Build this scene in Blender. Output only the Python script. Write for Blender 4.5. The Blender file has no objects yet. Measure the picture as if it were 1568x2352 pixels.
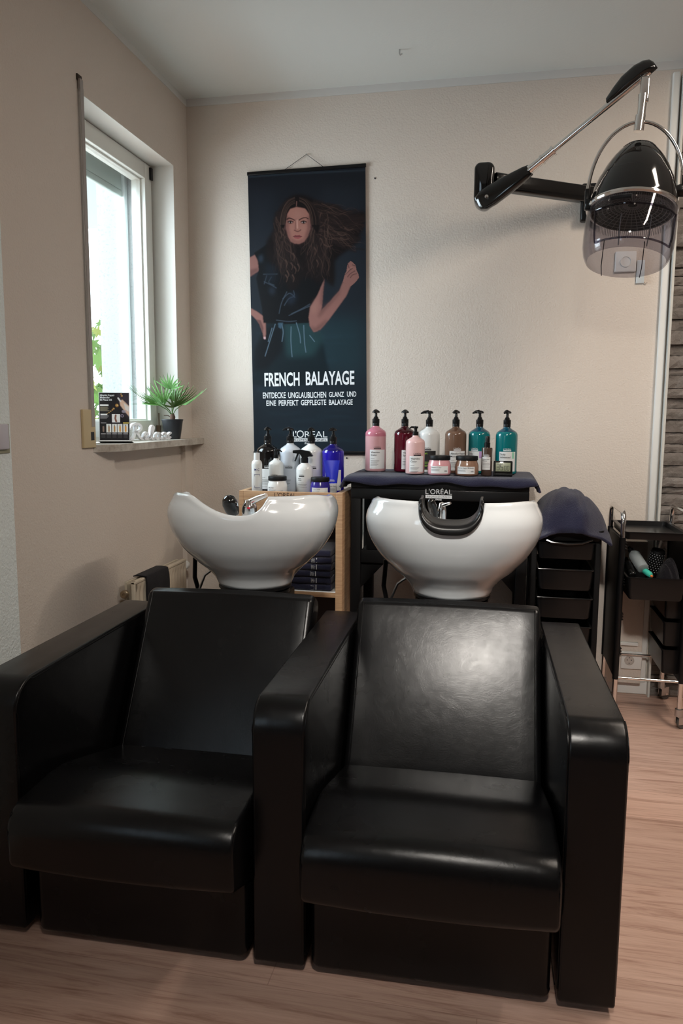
import bpy, bmesh, math, random
import numpy as np
from mathutils import Vector, Matrix
random.seed(7)
PI = math.pi
R = math.radians
SC = bpy.context.scene
COL = SC.collection

# ------------------------------------------------------------------ camera, world, lights
cam_d = bpy.data.cameras.new('camera')
cam = bpy.data.objects.new('camera', cam_d)
COL.objects.link(cam)
SC.camera = cam
cam_d.sensor_fit = 'HORIZONTAL'
cam_d.sensor_width = 36.0
cam_d.lens = 1750.0 / 1568.0 * 36.0
cam_d.clip_start = 0.02
yaw, pit, rol = R(11.31), R(7.25), R(0.36)
f = Vector((-math.sin(yaw) * math.cos(pit), math.cos(yaw) * math.cos(pit), -math.sin(pit)))
r0 = Vector((math.cos(yaw), math.sin(yaw), 0))
u0 = r0.cross(f)
rr_ = r0 * math.cos(rol) + u0 * math.sin(rol)
uu_ = u0 * math.cos(rol) - r0 * math.sin(rol)
m = Matrix((rr_, uu_, -f)).transposed().to_4x4()
m.translation = Vector((0, 0, 1.3))
cam.matrix_world = m

SC.view_settings.view_transform = 'Standard'
SC.view_settings.look = 'None'
SC.view_settings.exposure = 0.17
SC.view_settings.gamma = 1.0
SC.view_settings.use_curve_mapping = False

world = bpy.data.worlds.new('world')
SC.world = world
world.use_nodes = True
bg = world.node_tree.nodes['Background']
bg.inputs[0].default_value = (0.86, 0.95, 1.0, 1)
bg.inputs[1].default_value = 4.0


def area(name, loc, target, sx, sy, power, color, spread=180):
    d = bpy.data.lights.new(name, 'AREA')
    d.shape = 'RECTANGLE'
    d.size, d.size_y = sx, sy
    d.energy = power
    d.color = color
    d.spread = R(spread)
    o = bpy.data.objects.new(name, d)
    COL.objects.link(o)
    o.location = loc
    o.rotation_euler = (Vector(target) - Vector(loc)).to_track_quat('-Z', 'Y').to_euler()
    return o


area('daylight_window_side', (-2.75, 2.75, 2.15), (0.0, 3.0, 1.2), 1.7, 1.6, 105, (0.80, 0.91, 1.0))
area('ceiling_tube_right', (1.35, 2.0, 2.76), (1.35, 2.0, 0), 0.12, 1.3, 25, (1.0, 0.88, 0.76))
area('daylight_side_window', (-1.86, -.85, 1.75), (0.2, 1.6, 0.9), 0.8, 1.0, 6, (0.55, 0.76, 1.0))
area('ceiling_spot_chairs', (0.12, 0.05, 2.74), (-0.1, 2.5, 0.75), 0.24, 0.24, 8, (1.0, 0.94, 0.86), 60)
area('ceiling_lamp_wall', (1.12, 2.72, 2.76), (0.9, 2.9, 0), 0.12, 0.5, 8, (1.0, 0.86, 0.72))

# ------------------------------------------------------------------ materials


def lin(c):
    c = c / 255.0
    return c / 12.92 if c <= 0.04045 else ((c + 0.055) / 1.055) ** 2.4


def dc(r, g, b, k=1.9):
    return (min(.9, lin(r) * k), min(.9, lin(g) * k), min(.9, lin(b) * k))


MATS = {}


def mat(name, col=(.5, .5, .5), rough=.5, metal=0.0, spec=.5, coat=0, trans=0, ior=1.45, emit=None, alpha=1, sheen=0):
    if name in MATS:
        return MATS[name]
    M = bpy.data.materials.new(name)
    M.use_nodes = True
    b = M.node_tree.nodes['Principled BSDF']
    b.inputs['Base Color'].default_value = (*col, 1)
    b.inputs['Roughness'].default_value = rough
    b.inputs['Metallic'].default_value = metal
    b.inputs['Specular IOR Level'].default_value = spec
    b.inputs['IOR'].default_value = ior
    b.inputs['Coat Weight'].default_value = coat
    b.inputs['Coat Roughness'].default_value = .05
    b.inputs['Transmission Weight'].default_value = trans
    b.inputs['Sheen Weight'].default_value = sheen
    b.inputs['Alpha'].default_value = alpha
    if emit:
        b.inputs['Emission Color'].default_value = (*emit[0], 1)
        b.inputs['Emission Strength'].default_value = emit[1]
    MATS[name] = M
    return M


def nodes(M):
    nt = M.node_tree
    return nt, nt.nodes['Principled BSDF'], nt.nodes, nt.links


def add_bump(M, scale, strength, dist=.002, detail=4, kind='NOISE', rough=.6):
    nt, b, N, L = nodes(M)
    tc = N.new('ShaderNodeTexCoord')
    if kind == 'NOISE':
        t = N.new('ShaderNodeTexNoise')
        t.inputs['Scale'].default_value = scale
        t.inputs['Detail'].default_value = detail
        t.inputs['Roughness'].default_value = rough
        out = t.outputs['Fac']
    else:
        t = N.new('ShaderNodeTexVoronoi')
        t.inputs['Scale'].default_value = scale
        out = t.outputs['Distance']
    L.new(tc.outputs['Object'], t.inputs['Vector'])
    bp = N.new('ShaderNodeBump')
    bp.inputs['Strength'].default_value = strength
    bp.inputs['Distance'].default_value = dist
    L.new(out, bp.inputs['Height'])
    L.new(bp.outputs[0], b.inputs['Normal'])
    return M


def noise_color(M, c1, c2, scale, stretch=(1, 1, 1), detail=4, lo=.35, hi=.65, rough=.6):
    nt, b, N, L = nodes(M)
    tc = N.new('ShaderNodeTexCoord')
    mp = N.new('ShaderNodeMapping')
    mp.inputs['Scale'].default_value = stretch
    t = N.new('ShaderNodeTexNoise')
    t.inputs['Scale'].default_value = scale
    t.inputs['Detail'].default_value = detail
    t.inputs['Roughness'].default_value = rough
    cr = N.new('ShaderNodeValToRGB')
    cr.color_ramp.elements[0].position = lo
    cr.color_ramp.elements[1].position = hi
    cr.color_ramp.elements[0].color = (*c1, 1)
    cr.color_ramp.elements[1].color = (*c2, 1)
    L.new(tc.outputs['Object'], mp.inputs[0])
    L.new(mp.outputs[0], t.inputs['Vector'])
    L.new(t.outputs['Fac'], cr.inputs[0])
    L.new(cr.outputs[0], b.inputs['Base Color'])
    return M


WALL = add_bump(mat('wall_beige', (.73, .655, .585), .85), 130, .55, .004, 3)
WALLW = add_bump(mat('wall_white', (.86, .93, .93), .85), 110, .8, .005, 3)
CEIL = add_bump(mat('ceiling_paint', (.76, .79, .765), .9), 120, .25, .002, 3)
TRIM = mat('trim_white', (.80, .80, .78), .5)
REVEAL = mat('reveal_white', (.72, .71, .67), .7)
PVC = mat('pvc_white', (.80, .82, .78), .35)
CERAM = mat('white_ceramic', (.70, .73, .75), .12, coat=.6)
CHROME = mat('chrome', (.82, .80, .78), .09, 1.0)
STEEL = mat('dull_steel', (.55, .55, .55), .28, 1.0)
BLKGLOSS = mat('black_gloss', (.006, .006, .006), .09, coat=.4)
BLKPL = mat('black_plastic', (.006, .006, .0065), .3, spec=.35)
BLKMAT = mat('black_matte', (.0055, .0055, .006), .5, spec=.22)
RUBBER = mat('black_rubber', (.007, .007, .0075), .33, spec=.4)
PAPER = mat('label_white', (.72, .73, .73), .5)
INK = mat('ink_dark', (.02, .02, .025), .5)
WHITEINK = mat('ink_white', (.80, .83, .86), .5)
SILVINK = mat('ink_silver', (.6, .6, .6), .4)


def leather():
    M = mat('black_leather', (.0030, .0030, .0034), .32, spec=.36)
    nt, b, N, L = nodes(M)
    tc = N.new('ShaderNodeTexCoord')
    n1 = N.new('ShaderNodeTexNoise'); n1.inputs['Scale'].default_value = 260; n1.inputs['Detail'].default_value = 3
    n2 = N.new('ShaderNodeTexNoise'); n2.inputs['Scale'].default_value = 6; n2.inputs['Detail'].default_value = 3
    n2.inputs['Roughness'].default_value = .7
    v = N.new('ShaderNodeTexVoronoi'); v.inputs['Scale'].default_value = 300
    for t in (n1, n2, v):
        L.new(tc.outputs['Object'], t.inputs['Vector'])
    a = N.new('ShaderNodeMath'); a.operation = 'MULTIPLY_ADD'; a.inputs[1].default_value = .5
    L.new(v.outputs['Distance'], a.inputs[0]); L.new(n1.outputs['Fac'], a.inputs[2])
    bp = N.new('ShaderNodeBump'); bp.inputs['Strength'].default_value = .10; bp.inputs['Distance'].default_value = .0006
    L.new(a.outputs[0], bp.inputs['Height'])
    bp2 = N.new('ShaderNodeBump'); bp2.inputs['Strength'].default_value = .12; bp2.inputs['Distance'].default_value = .005
    L.new(n2.outputs['Fac'], bp2.inputs['Height']); L.new(bp.outputs[0], bp2.inputs['Normal'])
    n3 = N.new('ShaderNodeTexNoise'); n3.inputs['Scale'].default_value = 28; n3.inputs['Detail'].default_value = 9
    n3.inputs['Roughness'].default_value = .75; n3.inputs['Distortion'].default_value = 3.5
    L.new(tc.outputs['Object'], n3.inputs['Vector'])
    bp3 = N.new('ShaderNodeBump'); bp3.inputs['Strength'].default_value = .10; bp3.inputs['Distance'].default_value = .0025
    L.new(n3.outputs['Fac'], bp3.inputs['Height']); L.new(bp2.outputs[0], bp3.inputs['Normal'])
    L.new(bp3.outputs[0], b.inputs['Normal'])
    mr = N.new('ShaderNodeMapRange'); mr.inputs['To Min'].default_value = .20; mr.inputs['To Max'].default_value = .32
    L.new(n2.outputs['Fac'], mr.inputs['Value']); L.new(mr.outputs[0], b.inputs['Roughness'])
    return M


LEATHER = leather()
TERRY = add_bump(mat('navy_terry', (.018, .018, .045), .95, spec=.1, sheen=.25), 420, 1.0, .004, 2)
TERRYB = add_bump(mat('black_terry', (.010, .009, .012), .95, spec=.1, sheen=.1), 380, 1.0, .004, 2)
WOOD = noise_color(mat('beech_laminate', rough=.45), (.42, .25, .14), (.56, .36, .21), 9, (1, 1, 12), 5)
MARBLE = noise_color(mat('sill_marble', rough=.3), (.30, .25, .20), (.62, .58, .52), 14, (1, 1, 1), 8, .3, .6, .75)
add_bump(MARBLE, 30, .1, .001)


def floor_mat():
    M = mat('oak_laminate', rough=.38)
    nt, b, N, L = nodes(M)
    tc = N.new('ShaderNodeTexCoord')
    br = N.new('ShaderNodeTexBrick')
    br.offset = .37
    br.inputs['Scale'].default_value = 1
    br.inputs['Brick Width'].default_value = 1.28
    br.inputs['Row Height'].default_value = .192
    br.inputs['Mortar Size'].default_value = .0012
    br.inputs['Color1'].default_value = (.9, .9, .9, 1)
    br.inputs['Color2'].default_value = (1.12, 1.12, 1.12, 1)
    br.inputs['Mortar'].default_value = (.72, .68, .66, 1)
    mp = N.new('ShaderNodeMapping'); mp.inputs['Scale'].default_value = (1.0, 13, 1)
    n = N.new('ShaderNodeTexNoise'); n.inputs['Scale'].default_value = 3.0; n.inputs['Detail'].default_value = 12
    n.inputs['Roughness'].default_value = .66; n.inputs['Distortion'].default_value = .9
    L.new(tc.outputs['Object'], br.inputs['Vector']); L.new(tc.outputs['Object'], mp.inputs[0]); L.new(mp.outputs[0], n.inputs['Vector'])
    cr = N.new('ShaderNodeValToRGB')
    e = cr.color_ramp.elements
    e[0].position = .26; e[0].color = (.30, .155, .11, 1)
    e[1].position = .70; e[1].color = (.68, .46, .37, 1)
    x = e.new(.48); x.color = (.57, .37, .29, 1)
    mp2 = N.new('ShaderNodeMapping'); mp2.inputs['Scale'].default_value = (4, 130, 1)
    n2 = N.new('ShaderNodeTexNoise'); n2.inputs['Scale'].default_value = 2; n2.inputs['Detail'].default_value = 5
    L.new(tc.outputs['Object'], mp2.inputs[0]); L.new(mp2.outputs[0], n2.inputs['Vector'])
    ad = N.new('ShaderNodeMath'); ad.operation = 'MULTIPLY_ADD'; ad.inputs[1].default_value = .26; ad.inputs[2].default_value = -.13
    ad2 = N.new('ShaderNodeMath'); ad2.operation = 'ADD'
    L.new(n2.outputs['Fac'], ad.inputs[0]); L.new(n.outputs['Fac'], ad2.inputs[0]); L.new(ad.outputs[0], ad2.inputs[1])
    L.new(ad2.outputs[0], cr.inputs[0])
    mx = N.new('ShaderNodeMix'); mx.data_type = 'RGBA'; mx.blend_type = 'MULTIPLY'; mx.inputs[0].default_value = 1
    L.new(cr.outputs[0], mx.inputs[6]); L.new(br.outputs['Color'], mx.inputs[7]); L.new(mx.outputs[2], b.inputs['Base Color'])
    return M


FLOOR = floor_mat()


def smoke_mat(name, tint, gl=.07):
    M = bpy.data.materials.new(name); M.use_nodes = True
    nt = M.node_tree; N, L = nt.nodes, nt.links
    N.remove(N['Principled BSDF'])
    t = N.new('ShaderNodeBsdfTransparent'); t.inputs[0].default_value = (*tint, 1)
    g = N.new('ShaderNodeBsdfGlossy'); g.inputs['Roughness'].default_value = .04
    fw = N.new('ShaderNodeLayerWeight'); fw.inputs[0].default_value = .5
    pw = N.new('ShaderNodeMath'); pw.operation = 'POWER'; pw.inputs[1].default_value = 4.0
    lw = N.new('ShaderNodeMath'); lw.operation = 'MULTIPLY_ADD'; lw.inputs[1].default_value = .6; lw.inputs[2].default_value = gl * .2
    L.new(fw.outputs['Facing'], pw.inputs[0]); L.new(pw.outputs[0], lw.inputs[0])
    mx = N.new('ShaderNodeMixShader')
    L.new(lw.outputs[0], mx.inputs[0]); L.new(t.outputs[0], mx.inputs[1]); L.new(g.outputs[0], mx.inputs[2])
    L.new(mx.outputs[0], N['Material Output'].inputs[0])
    return M


GLASS = smoke_mat('window_glass', (.96, .98, .98), .15)
SMOKE = smoke_mat('smoked_plastic', (.77, .76, .785), .15)
CLEARPL = mat('clear_plastic', (.42, .47, .49), .12, alpha=.5)


def vcol_mat(name, rough=.5, spec=.5):
    M = mat(name, rough=rough, spec=spec)
    nt, b, N, L = nodes(M)
    a = N.new('ShaderNodeAttribute'); a.attribute_name = 'print'
    L.new(a.outputs['Color'], b.inputs['Base Color'])
    return M


# ------------------------------------------------------------------ mesh helpers
def link(name, me, m=None, parent=None, smooth=False, angle=None):
    o = bpy.data.objects.new(name, me)
    COL.objects.link(o)
    if m:
        for x in (m if isinstance(m, (list, tuple)) else [m]):
            me.materials.append(x)
    if parent:
        o.parent = parent
    if smooth:
        for p in me.polygons:
            p.use_smooth = True
        if angle:
            try:
                me.set_sharp_from_angle(angle=R(angle))
            except Exception:
                pass
    return o


class MB:
    """collects shapes for one mesh"""

    def __init__(s):
        s.v = []; s.f = []; s.mi = []

    def add(s, vs, fs, mi=0):
        n = len(s.v)
        s.v += [tuple(x) for x in vs]
        s.f += [tuple(i + n for i in q) for q in fs]
        s.mi += [mi] * len(fs)
        return s

    def box(s, x0, x1, y0, y1, z0, z1, mi=0, bev=0):
        if bev:
            b = bev
            vs = []
            # chamfered box through a bmesh
            bm = bmesh.new()
            bmesh.ops.create_cube(bm, size=1)
            for v in bm.verts:
                v.co = Vector(((x0 + x1) / 2 + v.co.x * (x1 - x0), (y0 + y1) / 2 + v.co.y * (y1 - y0), (z0 + z1) / 2 + v.co.z * (z1 - z0)))
            bmesh.ops.bevel(bm, geom=bm.edges[:], offset=b, segments=3, affect='EDGES', profile=.5)
            bm.verts.index_update()
            s.add([v.co[:] for v in bm.verts], [[v.index for v in q.verts] for q in bm.faces], mi)
            bm.free()
            return s
        vs = [(x, y, z) for x in (x0, x1) for y in (y0, y1) for z in (z0, z1)]
        s.add(vs, [(0, 1, 3, 2), (4, 6, 7, 5), (0, 4, 5, 1), (2, 3, 7, 6), (0, 2, 6, 4), (1, 5, 7, 3)], mi)
        return s

    def lathe(s, prof, cx=0, cy=0, seg=40, mi=0, sx=1, sy=1, z=0, cap=True):
        n = len(prof)
        vs = []
        for i in range(seg):
            a = 2 * PI * i / seg
            for (r, h) in prof:
                vs.append((cx + math.cos(a) * r * sx, cy + math.sin(a) * r * sy, z + h))
        fs = []
        for i in range(seg):
            j = (i + 1) % seg
            for k in range(n - 1):
                fs.append((i * n + k, j * n + k, j * n + k + 1, i * n + k + 1))
        if cap and prof[0][0] > 1e-6:
            fs.append(tuple(i * n for i in range(seg))[::-1])
        if cap and prof[-1][0] > 1e-6:
            fs.append(tuple(i * n + n - 1 for i in range(seg)))
        s.add(vs, fs, mi)
        return s

    def tube(s, pts, r, seg=12, mi=0, closed=False, rads=None, flat=1.0):
        pts = [Vector(p) for p in pts]
        n = len(pts)
        vs = []
        up = None
        for i, p in enumerate(pts):
            if closed:
                t = (pts[(i + 1) % n] - pts[i - 1])
            else:
                t = (pts[min(i + 1, n - 1)] - pts[max(i - 1, 0)])
            t.normalize()
            if up is None:
                up = Vector((0, 0, 1)) if abs(t.z) < .9 else Vector((1, 0, 0))
                up = (up - t * up.dot(t)).normalized()
            else:
                up = up - t * up.dot(t)
                up.normalize()
            w = t.cross(up)
            q = rads[i] if rads else r
            for k in range(seg):
                a = 2 * PI * k / seg
                vs.append(p + up * math.cos(a) * q + w * math.sin(a) * q * flat)
        fs = []
        m_ = n if closed else n - 1
        for i in range(m_):
            j = (i + 1) % n
            for k in range(seg):
                l = (k + 1) % seg
                fs.append((i * seg + k, i * seg + l, j * seg + l, j * seg + k))
        if not closed:
            fs.append(tuple(range(seg))[::-1])
            fs.append(tuple((n - 1) * seg + k for k in range(seg)))
        s.add(vs, fs, mi)
        return s

    def loft(s, rings, mi=0, cap=True, closed_ring=True):
        k = len(rings[0])
        vs = [p for q in rings for p in q]
        fs = []
        for i in range(len(rings) - 1):
            for j in range(k if closed_ring else k - 1):
                l = (j + 1) % k
                fs.append((i * k + j, i * k + l, (i + 1) * k + l, (i + 1) * k + j))
        if cap:
            fs.append(tuple(range(k))[::-1])
            fs.append(tuple((len(rings) - 1) * k + j for j in range(k)))
        s.add(vs, fs, mi)
        return s

    def grid(s, nu, nv, fn, mi=0):
        vs = [fn(i / nu, j / nv) for i in range(nu + 1) for j in range(nv + 1)]
        fs = [(i * (nv + 1) + j, (i + 1) * (nv + 1) + j, (i + 1) * (nv + 1) + j + 1, i * (nv + 1) + j + 1) for i in range(nu) for j in range(nv)]
        s.add(vs, fs, mi)
        return s

    def xf(s, M):
        s.v = [tuple(M @ Vector(v)) for v in s.v]
        return s

    def build(s, name, m, parent=None, smooth=True, angle=40, fixn=True):
        me = bpy.data.meshes.new(name)
        me.from_pydata(s.v, [], s.f)
        me.update()
        if fixn:
            bm = bmesh.new(); bm.from_mesh(me)
            bmesh.ops.recalc_face_normals(bm, faces=bm.faces[:])
            bm.to_mesh(me); bm.free()
        o = link(name, me, m, parent, smooth, angle)
        if len(set(s.mi)) > 1:
            for p, i in zip(me.polygons, s.mi):
                p.material_index = i
        return o


def thing(name, label, cat, loc=(0, 0, 0), rz=0, group=None):
    o = bpy.data.objects.new(name, None)
    COL.objects.link(o)
    o.empty_display_size = .05
    o.location = loc
    o.rotation_euler = (0, 0, rz)
    o['label'] = label; o['category'] = cat
    if group:
        o['group'] = group
    return o


def tag(o, label, cat, group=None):
    o['label'] = label; o['category'] = cat
    if group:
        o['group'] = group
    return o


def struct(o):
    o['kind'] = 'structure'
    return o


def rp(pts, seg=6):
    """round a closed polygon: pts = (x, y, radius)"""
    out = []
    n = len(pts)
    for i in range(n):
        p = Vector(pts[i][:2]); a = Vector(pts[i - 1][:2]); b = Vector(pts[(i + 1) % n][:2])
        r = pts[i][2]
        if r <= 0:
            out.append((p.x, p.y)); continue
        d1 = (a - p).normalized(); d2 = (b - p).normalized()
        ang = d1.angle(d2)
        t = r / math.tan(ang / 2)
        c = p + (d1 + d2).normalized() * (r / math.sin(ang / 2))
        s0 = p + d1 * t; s1 = p + d2 * t
        a0 = math.atan2(s0.y - c.y, s0.x - c.x); a1 = math.atan2(s1.y - c.y, s1.x - c.x)
        da = (a1 - a0 + PI) % (2 * PI) - PI
        for k in range(seg + 1):
            q = a0 + da * k / seg
            out.append((c.x + r * math.cos(q), c.y + r * math.sin(q)))
    return out


def densify(p, step):
    out = []
    n = len(p)
    for i in range(n):
        a = Vector(p[i]); b = Vector(p[(i + 1) % n])
        k = max(1, int((b - a).length / step))
        for j in range(k):
            q = a.lerp(b, j / k)
            out.append((q.x, q.y))
    return out


def inset(prof, d):
    n = len(prof)
    ar = sum(prof[i][0] * prof[(i + 1) % n][1] - prof[(i + 1) % n][0] * prof[i][1] for i in range(n))
    sg = 1 if ar > 0 else -1
    out = []
    for i in range(n):
        a = Vector(prof[i - 1]); b = Vector(prof[(i + 1) % n])
        t = (b - a)
        if t.length < 1e-9:
            out.append(prof[i]); continue
        t.normalize()
        nn = Vector((-t.y, t.x)) * sg
        out.append((prof[i][0] + nn.x * d, prof[i][1] + nn.y * d))
    return out


def pad(prof, a0, a1, r=.01, nseg=1, warp=None, rs=4):
    """a cushion: (b, z) profile swept along a from a0 to a1 with rounded side edges"""
    secs = []
    for k in range(rs + 1):
        q = PI / 2 * k / rs
        secs.append((a0 + r * (1 - math.sin(q)), r * (1 - math.cos(PI / 2 - q))))
    secs = [(a0 + r * (1 - math.cos(PI / 2 * k / rs)), r * (1 - math.sin(PI / 2 * k / rs))) for k in range(rs + 1)]
    mid = [(a0 + r + (a1 - a0 - 2 * r) * k / nseg, 0) for k in range(1, nseg)]
    tail = [(a1 - (x - a0), e) for x, e in secs[::-1]]
    rings = []
    for x, e in secs + mid + tail:
        q = inset(prof, e) if e > 1e-6 else prof
        ring = []
        for b, z in q:
            if warp:
                db, dz = warp((x - a0) / (a1 - a0), b, z)
                ring.append((x, b + db, z + dz))
            else:
                ring.append((x, b, z))
        rings.append(ring)
    return MB().loft(rings)


def text_mesh(txt, size, sx=1.0, bold=0.0, align='CENTER', spacing=1.0, ext=0.0, line=1.0):
    """mesh data of a flat text in XY, CENTER/LEFT aligned"""
    cu = bpy.data.curves.new('txt', 'FONT')
    cu.body = txt
    cu.size = size
    cu.align_x = align
    cu.align_y = 'CENTER'
    cu.offset = bold
    cu.space_character = spacing
    cu.space_line = line
    cu.extrude = ext
    cu.resolution_u = 3
    o = bpy.data.objects.new('txt', cu)
    COL.objects.link(o)
    dg = bpy.context.evaluated_depsgraph_get()
    me = bpy.data.meshes.new_from_object(o.evaluated_get(dg))
    bpy.data.objects.remove(o)
    bpy.data.curves.remove(cu)
    vs = [(v.co.x * sx, v.co.y, v.co.z) for v in me.vertices]
    fs = [tuple(p.vertices) for p in me.polygons]
    bpy.data.meshes.remove(me)
    return vs, fs


def flat_text(mb, txt, size, cx, cz, y=0, **k):
    """adds a text that reads from -Y, centred on (cx, cz)"""
    vs, fs = text_mesh(txt, size, **k)
    mb.add([(cx + x, y - z, cz + h) for x, h, z in vs], fs)
    return mb


def rect(mb, x0, x1, z0, z1, y=0, mi=0):
    mb.add([(x0, y, z0), (x1, y, z0), (x1, y, z1), (x0, y, z1)], [(0, 1, 2, 3)], mi)
    return mb


def wrapc(mb, r):
    """wraps flat XZ artwork (x = arc length) round a cylinder, facing -Y"""
    mb.v = [(math.sin(x / (r - y)) * (r - y), -math.cos(x / (r - y)) * (r - y), z) for x, y, z in mb.v]
    return mb


# ------------------------------------------------------------------ the shell of the room
YB = 3.69      # back wall
XL = -1.52     # left wall
ZC = 2.812      # ceiling
XR, YF = 3.2, -3.2
WY0, WY1, WZ0, WZ1 = 2.705, 3.525, 1.15, 2.46   # window opening
XO = -1.88     # outer face of the left wall

o = struct(MB().box(-4, XR + .2, YF - .2, YB + .2, -.1, 0).build('floor', FLOOR, smooth=False))
o = struct(MB().box(XO, XR + .2, YF - .2, YB + .2, ZC, ZC + .1).build('ceiling', CEIL, smooth=False))
o = struct(MB().box(XO, XR + .2, YB, YB + .2, 0, ZC).build('wall_back', WALL, smooth=False))
wl = MB()
NY0, NY1, NZ = 2.87, 3.60, 1.15     # shallow radiator niche
wl.box(XO, XL, 0.3, WY0, 0, ZC)
wl.box(XO, XL, WY1, YB, WZ0, ZC)
wl.box(XO, XL, WY0, WY1, WZ1, ZC)
wl.box(XO, XL, WY0, NY0, 0, WZ0)
wl.box(XO, XL - .025, NY0, NY1, 0, NZ)
wl.box(XO, XL, NY1, YB, 0, WZ0)
struct(wl.build('wall_left', WALL, smooth=False))
wf = MB()   # front part of the left wall with the shop window opening
wf.box(XO, XL, YF, -1.3, 0, ZC).box(XO, XL, -.4, 0.3, 0, ZC).box(XO, XL, -1.3, -.4, 0, 1.15).box(XO, XL, -1.3, -.4, 2.35, ZC)
struct(wf.build('wall_left_front', WALLW, smooth=False))
struct(MB().box(XL, XL + .008, .3, 2.182, 0, 2.6, 0).build('trim_1', WALLW, smooth=False))
struct(MB().box(XR, XR + .2, YF, YB, 0, ZC).build('wall_right', mat('wall_far', (.30, .27, .25), .8), smooth=False))
wb = MB()
wb.box(XO, XR + .2, YF - .2, YF, 0, ZC)
struct(wb.build('wall_front', mat('wall_far', (.30, .27, .25), .8), smooth=False))
struct(MB().box(XL, XL + .0015, 2.18, WY0 - .045, .06, 1.165).build('trim_11', WALL, smooth=False))
# painted border right below the ceiling
struct(MB().box(XL, XR, YB - .004, YB, ZC - .034, ZC).build('trim_2', mat('border_paint', (.72, .71, .69), .8), smooth=False))
struct(MB().box(XL, XL + .003, .3, YB, ZC - .03, ZC).build('trim_3', CEIL, smooth=False))
# skirting
struct(MB().box(-1.52, XR, YB - .016, YB, 0, .062, bev=.004).build('baseboard_back', TRIM))
struct(MB().box(XL, XL + .014, 2.2, 2.86, 0, .06, bev=.004).build('baseboard_left', TRIM))
# pipe casing low on the wall
struct(MB().box(.47, .70, YB - .05, YB, .062, .735, bev=.004).build('trim_4', WALL))
# vertical trunking with the stone edge profile
struct(MB().box(.698, .728, YB - .022, YB, .06, ZC - .05, bev=.005).build('trim_5', TRIM))
struct(MB().box(.735, .744, YB - .05, YB, .0, ZC - .06).build('trim_6', mat('edge_profile', (.66, .66, .62), .45), smooth=False))


def stone():
    mb = MB()
    z = 0.0
    rnd = random.Random(3)
    while z < ZC - .07:
        h = rnd.uniform(.028, .062)
        x = .745
        while x < 2.2:
            w = rnd.uniform(.10, .30)
            d = rnd.uniform(.018, .045)
            nu, nv = max(3, int(w / .02)), 3
            zz1 = min(z + h - .0025, ZC - .06)
            tilt = rnd.uniform(-.004, .004)
            vs = []
            for i in range(nu + 1):
                for j in range(nv + 1):
                    e = 0 if 0 < i < nu and 0 < j < nv else .004
                    vs.append((x + (w - .003) * i / nu, YB - d + e + rnd.uniform(-.003, .003) + tilt * (i / nu - .5) * 2,
                               z + (zz1 - z) * j / nv + (rnd.uniform(-.0015, .0015))))
            fs = [(i * (nv + 1) + j, (i + 1) * (nv + 1) + j, (i + 1) * (nv + 1) + j + 1, i * (nv + 1) + j + 1) for i in range(nu) for j in range(nv)]
            mb.add(vs, fs)
            k = len(mb.v) - len(vs)
            # sides back to the wall
            ring = [i * (nv + 1) for i in range(nu + 1)] + [nu * (nv + 1) + j for j in range(1, nv + 1)] + [i * (nv + 1) + nv for i in range(nu - 1, -1, -1)] + [j for j in range(nv - 1, 0, -1)]
            base = [(vs[q][0], YB + .001, vs[q][2]) for q in ring]
            n0 = len(mb.v)
            mb.v += base
            for q in range(len(ring)):
                p = (q + 1) % len(ring)
                mb.f.append((k + ring[q], k + ring[p], n0 + p, n0 + q)); mb.mi.append(0)
            x += w
        z += h
    M = noise_color(mat('slate_stone', rough=.8), (.13, .115, .10), (.30, .27, .25), 5, (1, 1, 4), 8, .3, .7, .7)
    add_bump(M, 40, .9, .008, 8, rough=.7)
    struct(mb.build('trim_7', M, smooth=False))


stone()

# small marks on walls and ceiling
hk = MB().tube([(-.44, 3.37, ZC + .001), (-.44, 3.37, ZC - .015), (-.436, 3.366, ZC - .024), (-.428, 3.36, ZC - .022)], .003, 8)
tag(hk.build('ceiling_hook', STEEL), 'small metal hook screwed into the ceiling above the banner wall', 'hook')
for (x, z, lb) in ((-.713, 1.09, 'tiny dark screw hole in the wall below the right corner of the banner'),
                   (-.588, 2.40, 'tiny dark nail in the wall right of the banner top')):
    a = MB().lathe([(0, 0), (.004, 0), (.004, .003), (0, .003)], seg=10).xf(Matrix.Translation((x, YB, z)) @ Matrix.Rotation(R(90), 4, 'X'))
    tag(a.build('nail', INK), lb, 'nail')


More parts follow.
